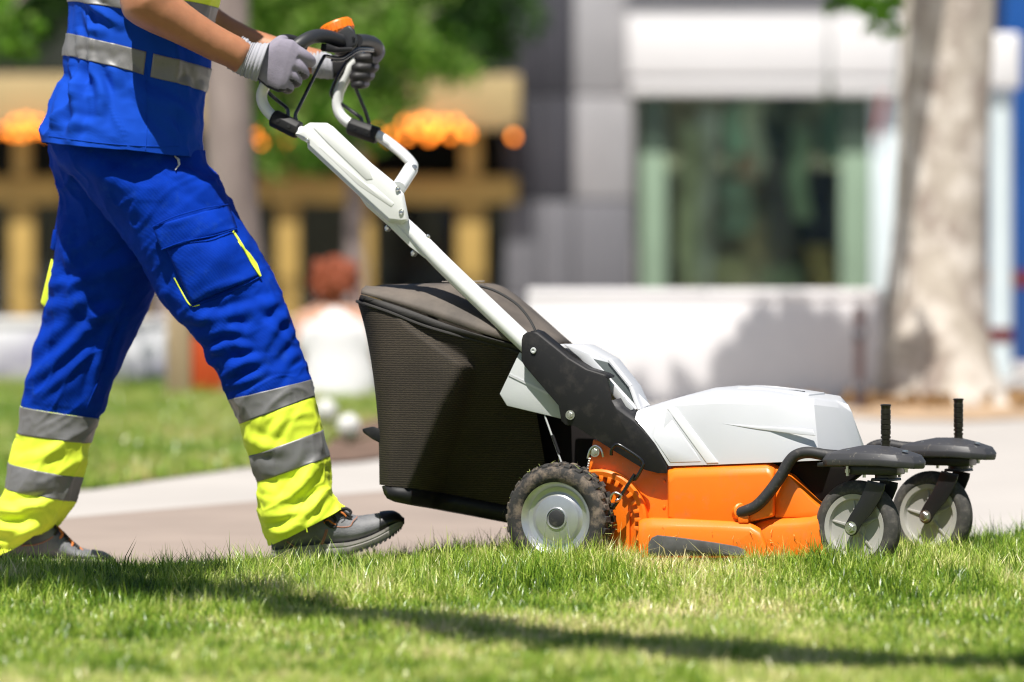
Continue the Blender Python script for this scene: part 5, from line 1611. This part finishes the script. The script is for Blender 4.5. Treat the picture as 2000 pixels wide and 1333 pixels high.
FR = [.15, .15, .14, .13, .12, .115, .108, .103, .10, .098, .095, .094, .093, .090, .088, .086, .086, .084, .084]
far_leg = Cloth(FLP, FYs, FR, org=WO)
far_leg.fold([
    ([(95, 560), (140, 555), (200, 530), (270, 500)], 14, .008), ([(90, 610), (130, 590), (165, 560)], 16, .010), ([(60, 690), (110, 650), (160, 590), (205, 560)], 15, .008), ([(50, 750), (110, 700), (170, 640), (230, 580)], 14, .009),
    ([(70, 775), (120, 735), (170, 690)], 10, .006), ([(160, 590), (190, 615), (230, 600)], 12, .008), ([(230, 600), (215, 650), (190, 720), (175, 790)], 9, .006), ([(250, 640), (230, 680), (205, 760)], 9, .006),
    ([(120, 440), (130, 500), (160, 530)], 14, .006), ([(30, 900), (80, 890), (130, 870)], 10, .004), ([(-5, 1000), (40, 1000), (95, 990)], 13, .017), ([(-15, 1030), (40, 1035), (90, 1010)], 13, .017), ([(-10, 1060), (30, 1055), (70, 1035)], 9, .008), ([(20, 975), (60, 985), (110, 975)], 9, .006)], noise=.0035, seed=7, crease=.011, cdir=(1, 0, .8), cscale=8)
tro = empty('trousers', parent=wk)
for c_, nm in ((near_leg, 'n'), (far_leg, 'f')):
    c_.seg('blue_leg', 0, 11.05, M_bpant, tro)
    c_.seg('high_visibility_cuff', 11.0, 18, M_hivis, tro, off=.0008, solid=.003)
    c_.seg('reflective_band', 11, 12, M_tape, tro, off=.0026, solid=.001)
    c_.seg('reflective_band', 13, 14, M_tape, tro, off=.0026, solid=.001)

def surf(c_, px, py, out):
    y = c_.near_y(px, py)
    return P(px, py, y - out)
def patch(c_, name, corners, out, m, parent, nu=22, nv=16, puff=.0, edge=.0, rag=0.0, seed=1, solid=.003):
    """cloth patch laid on a garment; corners in pixels (tl, tr, br, bl)"""
    tl, tr_, br_, bl = [np.array(q, float) for q in corners]
    rows = []
    for i in range(nv):
        t = i / (nv - 1); r = []
        for j in range(nu):
            u = j / (nu - 1)
            q = (tl * (1 - u) + tr_ * u) * (1 - t) + (bl * (1 - u) + br_ * u) * t
            o = out + puff * (math.sin(math.pi * min(1, max(0, u))) * math.sin(math.pi * t)) ** .5
            o += rag * float(vnoise(np.array([[u * 3.1 + seed, t * 2.6, seed]]), 1.0, seed)[0])
            e = min(u, 1 - u, t, 1 - t)
            if edge and e < 1e-6: o = edge
            r.append(surf(c_, q[0], q[1], o) - WO)
        rows.append(r)
    return MB().sheet(rows).build(name, m, parent, smooth=70, solid=solid)
pk = patch(near_leg, 'cargo_pocket', [(322, 484), (452, 446), (508, 541), (374, 597)], .010, M_bpant, tro, puff=.014, edge=-.004, rag=.007, seed=4, nu=30, nv=26)
patch(near_leg, 'pocket_flap', [(298, 443), (446, 400), (463, 446), (315, 490)], .020, M_bpant, tro, puff=.004, rag=.004, seed=6)
def seam(c_, pts, out, r, m, parent, name='seam'):
    pts = spline_np(np.array(pts, float), 6)
    return MB().tube([surf(c_, a, b, out) - WO for a, b in pts], r, 6).build(name, m, parent, smooth=60)
seam(near_leg, [(298, 443), (340, 424), (400, 407), (446, 400)], .023, .0016, M_bpant, tro)
seam(near_leg, [(315, 488), (360, 472), (420, 460), (462, 447)], .024, .0014, M_bpant, tro)
seam(near_leg, [(455, 452), (472, 478), (490, 510), (509, 540)], .012, .003, M_hivis, tro, 'yellow_piping')
MB().sheet([[surf(near_leg, a, b, .006) - WO for a, b in [(463, 470), (478, 492), (494, 515), (508, 538)]], [surf(near_leg, a, b, .014) - WO for a, b in [(467, 474), (487, 494), (502, 515), (510, 538)]]]).build('pocket_bellows', M_hivis, tro, solid=.003)
seam(near_leg, [(340, 543), (352, 565), (366, 590), (376, 598), (390, 596)], .004, .0016, M_hivis, tro, 'yellow_piping')
seam(near_leg, [(374, 598), (440, 575), (508, 541)], .006, .0018, M_bpant, tro)
seam(near_leg, [(465, 605), (482, 650), (498, 700), (512, 745)], .001, .0018, M_bpant, tro)
seam(near_leg, [(472, 604), (489, 650), (505, 700), (518, 742)], .001, .0012, M_bpant, tro)
seam(near_leg, [(292, 300), (318, 330), (345, 380), (366, 415)], .002, .0018, M_bpant, tro)
seam(near_leg, [(555, 812), (562, 840), (566, 868)], .001, .0016, M_hivis, tro)
seam(near_leg, [(580, 930), (580, 960), (592, 1000), (600, 1040)], .001, .0014, M_hivis, tro)
seam(far_leg, [(262, 560), (240, 610), (215, 690), (185, 760), (168, 800)], .001, .0018, M_bpant, tro)
# hip pocket mouth with its pale lining
MB().sheet([[surf(near_leg, a, b, .010) - WO for a, b in [(340, 306), (346, 312), (348, 322), (342, 332)]], [surf(near_leg, a, b, .012) - WO for a, b in [(342, 304), (351, 312), (352, 322), (343, 333)]]]).build('pocket_lining', mat('white_lining', (.6, .6, .6), .8), tro, solid=.002)
# far-leg cargo pocket, showing behind the leg
pf = [(100, 505), (79, 592), (90, 602), (104, 570), (110, 510)]
MB().poly([P(a, b, .60) - WO for a, b in pf], [P(a, b, .69) - WO for a, b in pf]).build('pocket_bellows', M_hivis, tro, bevel=.004)
pf = [(104, 448), (98, 486), (106, 490), (114, 452)]
MB().poly([P(a, b, .58) - WO for a, b in pf], [P(a, b, .68) - WO for a, b in pf]).build('pocket_flap', M_bpant, tro, bevel=.003)

# shirt
SP = [((87, 279), (396, 310)), ((93, 250), (396, 286)), ((104, 215), (398, 257)), ((120, 172), (401, 226)), ((134, 142), (403, 202)), ((129, 109), (405, 181)), ((132, 66), (411, 135)), ((136, 30), (415, 88)), ((138, 4), (418, 50)), ((139, -30), (425, 16)), ((140, -80), (436, -36)), ((146, -140), (438, -95)), ((172, -195), (420, -150)), ((235, -230), (380, -190)), ((270, -240), (350, -215))]
SY = [.50] * 15
SR = [.238, .230, .215, .200, .188, .178, .176, .172, .176, .182, .192, .20, .185, .12, .06]
shirt = Cloth(SP, SY, SR, org=WO)
shirt.fold([(a, b, c * 1.6) for a, b, c in [
    ([(140, 130), (150, 170), (148, 230), (130, 270)], 10, .008), ([(160, 110), (158, 150), (150, 190)], 8, .008), ([(180, 115), (190, 150), (200, 190), (195, 230)], 10, .008), ([(125, 160), (112, 200), (108, 240)], 9, .008), ([(205, 120), (225, 150), (240, 175)], 11, .005),
    ([(240, 130), (280, 180), (340, 210), (380, 240)], 14, .007), ([(260, 180), (310, 220), (360, 265)], 12, .005), ([(360, 165), (370, 200), (372, 250), (385, 290)], 11, .009), ([(390, 170), (385, 210), (392, 260)], 9, .006), ([(165, 20), (175, 50), (200, 65)], 9, .005), ([(165, 0), (200, 20), (235, 50)], 9, .006),
    ([(120, 250), (160, 240), (200, 250)], 10, .004), ([(150, 60), (152, 85), (150, 110)], 6, .004), ([(181, 60), (180, 85), (178, 110)], 6, .004)]], noise=.004, seed=13, nscale=9, crease=.018, cdir=(.25, 0, -1), cscale=7)
sh_ = empty('shirt', parent=wk)
shirt.seg('body', 0, 9.0, M_bshirt, sh_)
shirt.seg('high_visibility_yoke', 9.0, 14, M_hivis, sh_, off=.0006)
shirt.seg('reflective_band', 5, 6, M_tape, sh_, off=.0022, solid=.001, mask=lambda X, Y, p: np.broadcast_to(~((X.mean(0) > 284.5) & (X.mean(0) < 295) & (p[:, :, 1].mean(0) < .5))[None, :], X.shape))
shirt.seg('reflective_band', 8, 9, M_tape, sh_, off=.0022, solid=.001)
seam(shirt, [(286, 130), (286, 180), (287, 240), (284, 293)], .001, .0010, M_bshirt, sh_)
seam(shirt, [(95, 266), (150, 274), (210, 281), (284, 286), (350, 286)], .0012, .0010, M_bshirt, sh_)
# far sleeve and near sleeve
def sleeve_(a, b, r0, r1):
    a, b = Vector(a), Vector(b); ax = (b - a).normalized(); w_ = ax.cross(Vector((0, 1, 0))).normalized(); u_ = ax.cross(w_)
    mb = MB(); L = []
    for t in np.linspace(0, 1, 9):
        r = (r0 * (1 - t) + r1 * t) * (1 + .03 * math.sin(t * 14))
        L.append([a + (b - a) * t + (w_ * math.cos(k * .3142) + u_ * math.sin(k * .3142)) * r - WO for k in range(20)])
    mb.sheet(L, close=True); mb.build('sleeve', M_hivis, sh_, smooth=70, solid=.003)
sh_n, el_n = P(300, -165, .33), P(288, -8, .215)
sleeve_(sh_n + Vector((0, .05, .03)), sh_n.lerp(el_n, .62), .115, .082)
sh_f, el_f = P(340, -165, .68), P(380, 8, .80)
sleeve_(sh_f + Vector((0, -.05, .03)), sh_f.lerp(el_f, .62), .115, .082)

# body (one continuous figure under the clothes)
mb = MB()
def limb(pairs, ys, k=1.0, extra=None):
    L = []
    for (a, b), y in zip(pairs, ys):
        p, q = P(a[0], a[1], y), P(b[0], b[1], y)
        e1 = (q - p) / 2; L.append(((p + q) / 2 - WO, e1, Vector((0, e1.length * k, 0))))
    rings(mb, L, 22)
# near arm: wrist, forearm, elbow, upper arm
limb([((496, 90), (462, 146)), ((475, 75), (441, 131)), ((450, 62), (415, 121)), ((422, 46), (375, 101)), ((395, 28), (330, 80)), ((368, 8), (292, 64)), ((350, -8), (262, 49)), ((346, -22), (240, 32)), ((345, -45), (233, 4)), ((350, -85), (236, -40)), ((360, -130), (240, -105)), ((370, -180), (240, -165))],
     [.272, .262, .252, .24, .23, .22, .215, .215, .22, .245, .28, .32], 1.0)
# far arm
limb([((632, 98), (618, 146)), ((590, 88), (575, 142)), ((548, 74), (528, 128)), ((494, 56), (468, 116)), ((454, 35), (425, 100)), ((425, 15), (385, 75)), ((410, -20), (340, 40)), ((400, -60), (330, -20)), ((395, -110), (310, -90)), ((400, -180), (300, -165))],
     [.735, .735, .74, .75, .76, .77, .775, .765, .73, .68], 1.0)
tor = [((125, 300), (370, 310)), ((140, 200), (375, 230)), ((155, 100), (385, 140)), ((155, 0), (395, 30)), ((160, -100), (400, -80)), ((190, -180), (390, -160)), ((260, -215), (350, -205))]
L = []
for (a, b), ry in zip(tor, [.13, .125, .13, .14, .165, .155, .07]):
    p, q = P(*a, .5), P(*b, .5); L.append(((p + q) / 2 - WO, (q - p) / 2, Vector((0, ry, 0))))
rings(mb, L, 28)
nk = P(325, -230, .5)
rings(mb, [(P(305, -190, .5) - WO, (.065, 0, 0), (0, .06, 0)), (P(330, -235, .5) - WO, (.058, 0, 0), (0, .055, 0)), (P(345, -275, .5) - WO, (.058, 0, 0), (0, .055, 0))], 18)
hc = P(362, -345, .5)
rings(mb, [(hc + Vector((.01, 0, -.13)) - WO, (.02, 0, 0), (0, .02, 0)), (hc + Vector((.025, 0, -.115)) - WO, (.07, 0, 0), (0, .05, 0)), (hc + Vector((.01, 0, -.06)) - WO, (.088, 0, 0), (0, .066, 0)), (hc - WO, (.098, 0, 0), (0, .075, 0)), (hc + Vector((-.005, 0, .06)) - WO, (.098, 0, 0), (0, .077, 0)), (hc + Vector((-.01, 0, .105)) - WO, (.07, 0, 0), (0, .055, 0)), (hc + Vector((-.01, 0, .125)) - WO, (.02, 0, 0), (0, .02, 0))], 24)
rings(mb, [(hc + Vector((.088, 0, .02)) - WO, (.01, 0, 0), (0, .008, 0)), (hc + Vector((.108, 0, -.03)) - WO, (.016, 0, 0), (0, .014, 0)), (hc + Vector((.09, 0, -.045)) - WO, (.014, 0, 0), (0, .014, 0))], 10)
for s_ in (-1, 1):
    rings(mb, [(hc + Vector((-.005, s_ * .072, .03)) - WO, (.012, 0, 0), (0, .008, 0)), (hc + Vector((-.01, s_ * .082, 0)) - WO, (.02, 0, 0), (0, .008, 0)), (hc + Vector((0, s_ * .072, -.03)) - WO, (.01, 0, 0), (0, .008, 0))], 10)
for LG, YS in ((NL, NY), (FLP, FYs)):
    L = []
    for i in range(0, 19, 2):
        p, q = P(*LG[i][0], YS[i]), P(*LG[i][1], YS[i]); e1 = (q - p) / 2
        k = .72 if i < 12 else .55
        L.append(((p + q) / 2 - WO, e1 * k, Vector((0, e1.length * k * (.75 if i < 4 else .9), 0))))
    rings(mb, L, 20)
me = remeshed(mb, .0085, 4)
link('body', me, M_skin, wk, 179)
# hair
hm = MB()
rings(hm, [(hc + Vector((-.045, 0, -.05)) - WO, (.055, 0, 0), (0, .07, 0)), (hc + Vector((-.03, 0, .02)) - WO, (.085, 0, 0), (0, .083, 0)), (hc + Vector((-.012, 0, .075)) - WO, (.1, 0, 0), (0, .08, 0)), (hc + Vector((-.012, 0, .12)) - WO, (.06, 0, 0), (0, .05, 0)), (hc + Vector((-.012, 0, .138)) - WO, (.01, 0, 0), (0, .01, 0))], 20)
link('hair', remeshed(hm, .008, 2), mat('dark_hair', (.02, .013, .01), .7, bump=.8, bump_scale=200), wk, 179)

# gloves
def glove(name, mb, dark, parts_cuff, cuff_m, voxel=.0028):
    g = empty(name, parent=wk)
    me = remeshed(mb, voxel, 4, .5)
    me.materials.append(M_knit); me.materials.append(M_nitrile)
    n = len(me.polygons)
    c = np.zeros(n * 3); me.polygons.foreach_get('center', c); c = c.reshape(-1, 3) + np.array(WO)
    nr = np.zeros(n * 3); me.polygons.foreach_get('normal', nr); nr = nr.reshape(-1, 3)
    me.polygons.foreach_set('material_index', dark(c, nr).astype(np.int32))
    o = link('hand', me, None, g, 179)
    return g
def pxof(c):
    d = c[:, 1] - CAMY
    return 1000 + c[:, 0] * FPX / d, HZ + (CAMZ - c[:, 2]) * FPX / d
def finger(mb, pts, r):
    rr = [r * k for k in np.linspace(1.06, .82, len(pts))]
    p, q = spline([P(a, b, y) - WO for a, b, y in pts], 5, rr)
    n = len(p)
    mb.tube(p, 0, 12, rr=q)
    mb.lathe([(0, -q[-1]), (q[-1] * .7, -q[-1] * .7), (q[-1], 0), (q[-1] * .7, q[-1] * .7), (0, q[-1])], p[-1], (0, 0, 1), 12)
yn = W2M((0, 0, 0))
def yat(px, py, v):
    p = MP(px, py, v); return (MO + MF * p.x + MV * p.y).y
yh = yat(552, 130, vN)                       # depth of the near tube inside the hand
mb = MB()
L = []
for (a, b, y, t) in [((486, 84), (461, 142), yh - .030, .026), ((524, 88), (501, 155), yh - .034, .024), ((548, 74), (522, 172), yh - .037, .022), ((573, 78), (543, 181), yh - .038, .020), ((588, 92), (556, 180), yh - .036, .018)]:
    p, q = P(*a, y), P(*b, y); L.append(((p + q) / 2 - WO, (q - p) / 2, Vector((0, t, 0))))
rings(mb, L, 22, 2.6)
finger(mb, [(572, 96, yh - .034), (592, 108, yh - .034), (606, 119, yh - .020), (603, 122, yh + .010), (588, 112, yh + .028)], .0150)
finger(mb, [(566, 116, yh - .036), (584, 130, yh - .037), (594, 143, yh - .022), (590, 146, yh + .008), (576, 136, yh + .026)], .0150)
finger(mb, [(558, 136, yh - .036), (572, 149, yh - .036), (580, 159, yh - .022), (575, 162, yh + .006), (560, 152, yh + .024)], .0142)
finger(mb, [(546, 154, yh - .034), (558, 165, yh - .034), (565, 172, yh - .022), (560, 175, yh + .004), (546, 167, yh + .020)], .0130)
finger(mb, [(528, 100, yh - .020), (548, 82, yh - .004), (566, 79, yh + .022), (582, 84, yh + .030), (592, 92, yh + .026)], .0158)
def dk(c, n):
    X, Y = pxof(c)
    return (n[:, 1] > .25) | ((n[:, 2] < -.55) & (Y > 140)) | (c[:, 1] > yh - .004)
gl = glove('glove', mb, dk, None, None)
def cuff(g, pairs, ys, m, wr=.0):
    A = np.array([[*P(*a, y), *P(*b, y)] for (a, b), y in zip(pairs, ys)])
    A = spline_np(A, 8)
    rows = []
    for i, r in enumerate(A):
        a, b = Vector(r[:3]), Vector(r[3:]); c = (a + b) / 2; e = (b - a) / 2
        k = 1 + wr * math.sin(i * 1.5) + wr * .6 * math.sin(i * .7 + 1)
        rows.append([c + e * k * math.cos(t * .2618) + Vector((0, e.length * .92 * k * math.sin(t * .2618), 0)) - WO for t in range(24)])
    return MB().sheet(rows, close=True).build('cuff', m, g, smooth=70, solid=.003)
cuff(gl, [((474, 73), (445, 133)), ((482, 77), (454, 138)), ((492, 85), (468, 146)), ((500, 85), (476, 149)), ((512, 86), (488, 154)), ((526, 86), (502, 158))], [yh - .036, yh - .036, yh - .035, yh - .035, yh - .035, yh - .035], M_cuff, .03)
# far glove: palm side towards us, fingers curled round the tube
yf = yat(700, 130, vF)
mb = MB()
L = []
for (a, b, y, t) in [((622, 100), (630, 152), yf + .012, .026), ((650, 108), (654, 154), yf + .014, .024), ((676, 100), (676, 158), yf + .022, .022), ((700, 92), (700, 166), yf + .030, .020), ((716, 96), (716, 166), yf + .030, .018)]:
    p, q = P(*a, y), P(*b, y); L.append(((p + q) / 2 - WO, (q - p) / 2, Vector((0, t, 0))))
rings(mb, L, 22, 2.4)
for (yy, xr, xt, r) in [(111, 742, 700, .0148), (130, 739, 694, .0148), (147, 731, 690, .0142), (163, 722, 692, .0130)]:
    finger(mb, [(704, yy - 3, yf + .036), (xr - 18, yy - 4, yf + .034), (xr - 9, yy, yf + .006), (xr - 14, yy + 2, yf - .022), (xt + 8, yy + 3, yf - .030), (xt, yy + 3, yf - .022)], r)
finger(mb, [(676, 102, yf + .004), (700, 86, yf - .012), (722, 80, yf - .018), (738, 90, yf - .020), (742, 104, yf - .022), (734, 116, yf - .022)], .0150)
def dk2(c, n):
    X, Y = pxof(c)
    return ~((X > 728) & (Y < 124)) & ~((n[:, 1] > .1) & (n[:, 0] > .2)) & (X > 648) & ~((n[:, 0] > .75) & (n[:, 2] > -.3))
gf = glove('glove', mb, dk2, None, None)
cuff(gf, [((606, 98), (612, 150)), ((618, 99), (624, 152)), ((632, 103), (636, 153)), ((648, 108), (651, 154))], [yf + .006, yf + .008, yf + .010, yf + .013], M_cuff, .03)

# boots
def boot(st, ys, name, lace, cap_from):
    b_ = empty(name, parent=wk)
    # st: (px, top, join, bottom, halfwidth)
    A = spline_np(np.array(st, float), 5)
    def ring(px, t, b, hw, y, grow=0.0, n=22):
        p0, p1 = P(px, t, y), P(px, b, y)
        h = (p0.z - p1.z)
        out = []
        for k in range(n):
            a = 2 * math.pi * k / n
            sx, sz = math.cos(a), math.sin(a)
            z = p1.z + h * .38 + (h * .62 + grow) * sz if sz >= 0 else p1.z + h * .38 + (h * .38) * sz
            w_ = (hw + grow) * math.copysign(abs(sx) ** .85, sx)
            out.append(Vector((p0.x, y + w_, z)) - WO)
        return out
    mb = MB(); R_ = [ring(a[0], a[1], a[2] + 3, a[4], ys) for a in A]
    mb.sheet(R_, close=True); mb.add(R_[0], [tuple(range(22))]); mb.add(R_[-1], [tuple(range(22))]); mb.build('upper', M_leather, b_, smooth=60, weld=True)
    C = [a for a in A if a[0] >= cap_from]
    if len(C) > 2:
        mb = MB(); R_ = [ring(a[0] + (2 if i == len(C) - 1 else 0), a[1], a[2] + 4, a[4], ys, .0024) for i, a in enumerate(C)]
        mb.sheet(R_, close=True); mb.add(R_[-1], [tuple(range(22))]); mb.build('toe_cap', M_toe, b_, smooth=60, solid=.002)
    # sole
    def sring(px, t, b, hw):
        p0, p1 = P(px, t, ys), P(px, b, ys)
        o = []
        for (sx, k) in [(-.98, 0), (-1.0, .25), (-.965, .34), (-1.0, .45), (-.97, .75), (-.90, 1), (.90, 1), (.97, .75), (1, .45), (.965, .34), (1, .25), (.98, 0)]:
            o.append(Vector((p0.x, ys + sx * (hw + .004), p0.z * (1 - k) + p1.z * k)) - WO)
        return o
    mb = MB(); R_ = [sring(a[0], a[2] - 1, a[3], a[4]) for a in A]
    mb.sheet(R_, close=True); mb.add(R_[0], [tuple(range(12))]); mb.add(R_[-1], [tuple(range(12))]); mb.build('sole', M_sole, b_, smooth=40, weld=True)
    for i in range(4, len(A) - 2, 2):
        a, a2 = A[i], A[i + 1]
        q = [P(a[0], a[3] - 3, ys), P(a2[0], a2[3] - 3, ys), P(a2[0], a2[3] + 3, ys), P(a[0], a[3] + 3, ys)]
        MB().poly([p + Vector((0, -a[4] - .0035, 0)) - WO for p in q], [p + Vector((0, a[4] + .0035, 0)) - WO for p in q]).build('tread_lug', M_lug, b_)
    for i, (pts, m, r) in enumerate(lace):
        MB().tube([P(a, b, ys + c) - WO for a, b, c in pts], r, 8, smooth=5).build('lace' if m is not M_seam else 'stitching', m, b_, smooth=60)
    return b_
M_seam = mat('orange_stitching', (0.42, 0.17, 0.10), .8)
hwn = .046
laces = [
    ([(634, 1012, -.020), (640, 1005, -.034), (652, 1010, -.040), (656, 1022, -.041), (648, 1029, -.042), (638, 1022, -.042), (634, 1012, -.036)], M_lace, .0042),
    ([(633, 1022, -.040), (640, 1016, -.044), (650, 1022, -.045), (657, 1026, -.043)], M_laceo, .0022),
    ([(640, 1018, -.044), (645, 1028, -.045), (654, 1030, -.044), (657, 1022, -.042)], M_lace, .003),
    ([(652, 1003, -.03), (662, 996, -.034), (676, 994, -.03), (685, 1000, -.028), (680, 1006, -.03), (668, 1002, -.032)], M_lace, .0042),
    ([(664, 1000, -.036), (671, 1004, -.037), (676, 1010, -.036)], M_laceo, .0026), ([(672, 993, -.031), (680, 995, -.03)], M_laceo, .0028),
    ([(672, 1000, -.034), (682, 1007, -.034), (686, 1013, -.034)], M_lace, .003), ([(668, 1004, -.036), (678, 1011, -.036), (684, 1014, -.034)], M_lace, .0026),
    ([(660, 1021, -.040), (664, 1014, -.038), (671, 1011, -.036), (673, 1016, -.038), (666, 1022, -.040)], M_toe, .0015),
    ([(657, 1029, -.0425), (670, 1030, -.044), (684, 1028, -.044), (690, 1018, -.040), (698, 1010, -.030)], M_seam, .0012),
    ([(637, 1034, -.043), (634, 1045, -.045), (629, 1058, -.046), (626, 1064, -.046)], M_seam, .0014), ([(640, 1034, -.0432), (637, 1045, -.0455), (632, 1058, -.0465), (629, 1064, -.046)], M_seam, .0012),
    ([(560, 1058, -.040), (572, 1066, -.044), (580, 1072, -.044)], M_seam, .0012)]
boot([(531, 1045, 1074, 1090, .030), (540, 1020, 1074, 1091, .037), (565, 995, 1072, 1091, .039), (600, 985, 1066, 1088, .040), (640, 990, 1062, 1086, .042), (672, 996, 1060, 1083, .045), (694, 1007, 1056, 1077, .047), (720, 1005, 1048, 1068, .047), (742, 1002, 1038, 1059, .045), (764, 1000, 1026, 1047, .038), (778, 1005, 1020, 1036, .027), (787, 1014, 1020, 1028, .012)], .37, 'boot', laces, 738)
lf = [([(104, 1024, -.02), (112, 1036, -.03), (106, 1046, -.035)], M_lace, .004), ([(112, 1030, -.02), (122, 1042, -.03), (116, 1054, -.034)], M_laceo, .0036), ([(122, 1040, -.018), (132, 1052, -.028), (126, 1062, -.034)], M_lace, .004), ([(132, 1050, -.016), (142, 1062, -.026), (136, 1072, -.034)], M_laceo, .0036), ([(142, 1060, -.014), (153, 1070, -.026), (148, 1080, -.032)], M_lace, .004), ([(152, 1068, -.012), (163, 1078, -.024), (160, 1086, -.03)], M_laceo, .003),
      ([(42, 1066, -.042), (70, 1064, -.044), (92, 1056, -.043), (104, 1048, -.04)], M_seam, .0013)]
boot([(-62, 1050, 1092, 1108, .03), (-50, 1020, 1092, 1109, .036), (-10, 1000, 1092, 1109, .038), (40, 1008, 1092, 1109, .04), (90, 1014, 1091, 1109, .042), (120, 1036, 1091, 1109, .044), (150, 1066, 1091, 1109, .047), (180, 1076, 1091, 1108, .047), (200, 1080, 1092, 1107, .042), (214, 1087, 1094, 1106, .03), (222, 1094, 1098, 1104, .013)], .66, 'boot', lf, 176)

# ---------------- red-haired person sitting on the far lawn, seen from behind
g0 = G(655, 782)
sp2 = empty('person', (g0.x, g0.y, GZ))
tag(sp2, 'red-haired person in a white top sitting on the far lawn, back turned', 'person')
U = lambda px, py, dy=0: P(px, py, g0.y + dy) - Vector((g0.x, g0.y, GZ))
mb = MB()
def R3(c, rx, ry): return (c, (rx, 0, 0), (0, ry, 0))
rings(mb, [R3(U(655, 778), .19, .13), R3(U(655, 740), .175, .12), R3(U(655, 680), .15, .10), R3(U(655, 625), .175, .10), R3(U(654, 603), .14, .08), R3(U(652, 588), .055, .05), R3(U(651, 575, .01), .05, .05)], 22)
rings(mb, [R3(U(653, 584, .02), .04, .045), R3(U(655, 565, .03), .062, .075), R3(U(655, 540, .03), .07, .088), R3(U(655, 518, .02), .06, .075), R3(U(655, 506, .02), .025, .035)], 18)
for s_ in (-1, 1):
    mb.tube([U(655 + s_ * 56, 612), U(655 + s_ * 72, 670, -.02), U(655 + s_ * 70, 720, .08), U(655 + s_ * 40, 735, .26)], 0, 12, smooth=4, rr=[.048, .043, .036, .03])
    mb.tube([U(655 + s_ * 34, 758, .02), U(655 + s_ * 75, 735, .34), U(655 + s_ * 30, 765, .55), U(655 - s_ * 6, 772, .62)], 0, 12, smooth=4, rr=[.085, .07, .05, .04])
link('body', remeshed(mb, .012, 3), mat('fair_skin', (.55, .30, .2), .55), sp2, 179)
mb = MB(); rings(mb, [R3(U(662, 780), .20, .15), R3(U(664, 745), .195, .14), R3(U(660, 690), .178, .125), R3(U(657, 645), .18, .12), R3(U(656, 622), .15, .105), R3(U(655, 606), .105, .085), R3(U(654, 594), .065, .06), R3(U(653, 584), .045, .045)], 26)
for s_ in (-1, 1): mb.tube([U(655 + s_ * 40, 630), U(655 + s_ * 60, 658, -.01), U(655 + s_ * 66, 685, .0)], 0, 14, smooth=4, rr=[.066, .062, .058])
link('top', remeshed(mb, .012, 3), mat('white_cotton', (.75, .74, .76), .8, bump=.4, bump_scale=30, bump_dist=.01), sp2, 179)
mb = MB(); rings(mb, [R3(U(648, 592, -.045), .028, .022), R3(U(650, 578, -.05), .065, .045), R3(U(652, 560, -.02), .082, .08), R3(U(653, 535, 0), .09, .095), R3(U(655, 514, 0), .078, .085), R3(U(656, 503, 0), .045, .055), R3(U(656, 499, 0), .01, .01)], 22)
gh = np.random.default_rng(5)
for k in range(60):
    a = gh.uniform(0, 6.283); h0 = gh.uniform(505, 560)
    x0, y0 = math.cos(a) * .085, math.sin(a) * .085
    p0 = U(654, h0) + Vector((x0, min(y0, .05), 0)); L_ = gh.uniform(.04, .11)
    mb.tube([p0, p0 + Vector((x0 * .35 + gh.normal(0, .01), y0 * .2, -L_ * .5)), p0 + Vector((x0 * .25 + gh.normal(0, .018), y0 * .1, -L_))], 0, 6, smooth=3, rr=[.014, .013, .005])
me = remeshed(mb, .007, 1)
link('hair', me, mat('copper_hair', (.28, .06, .018), .55, var=.3, var_scale=20, bump=.8, bump_scale=90, bump_dist=.01, stretch=(3, 3, .5)), sp2, 179)
mb = MB()
for s_ in (-1, 1): mb.tube([U(655 + s_ * 30, 760, .0), U(655 + s_ * 75, 736, .32), U(655 + s_ * 45, 757, .5)], 0, 14, smooth=4, rr=[.105, .082, .066])
link('shorts', remeshed(mb, .014, 2), mat('grey_cloth', (.2, .2, .22), .85), sp2, 179)

# ------------------------------------------------------------------ keep the tree at thing > part > sub-part
def depth(o):
    k = 0
    while o.parent: o = o.parent; k += 1
    return k
for _ in range(3):
    for o in list(scene.objects):
        if o.type == 'MESH' and depth(o) > 2:
            p = o.parent
            o.matrix_basis = p.matrix_basis @ o.matrix_basis
            o.parent = p.parent
for o in list(scene.objects):
    if o.type == 'EMPTY' and not o.children:
        bpy.data.objects.remove(o)
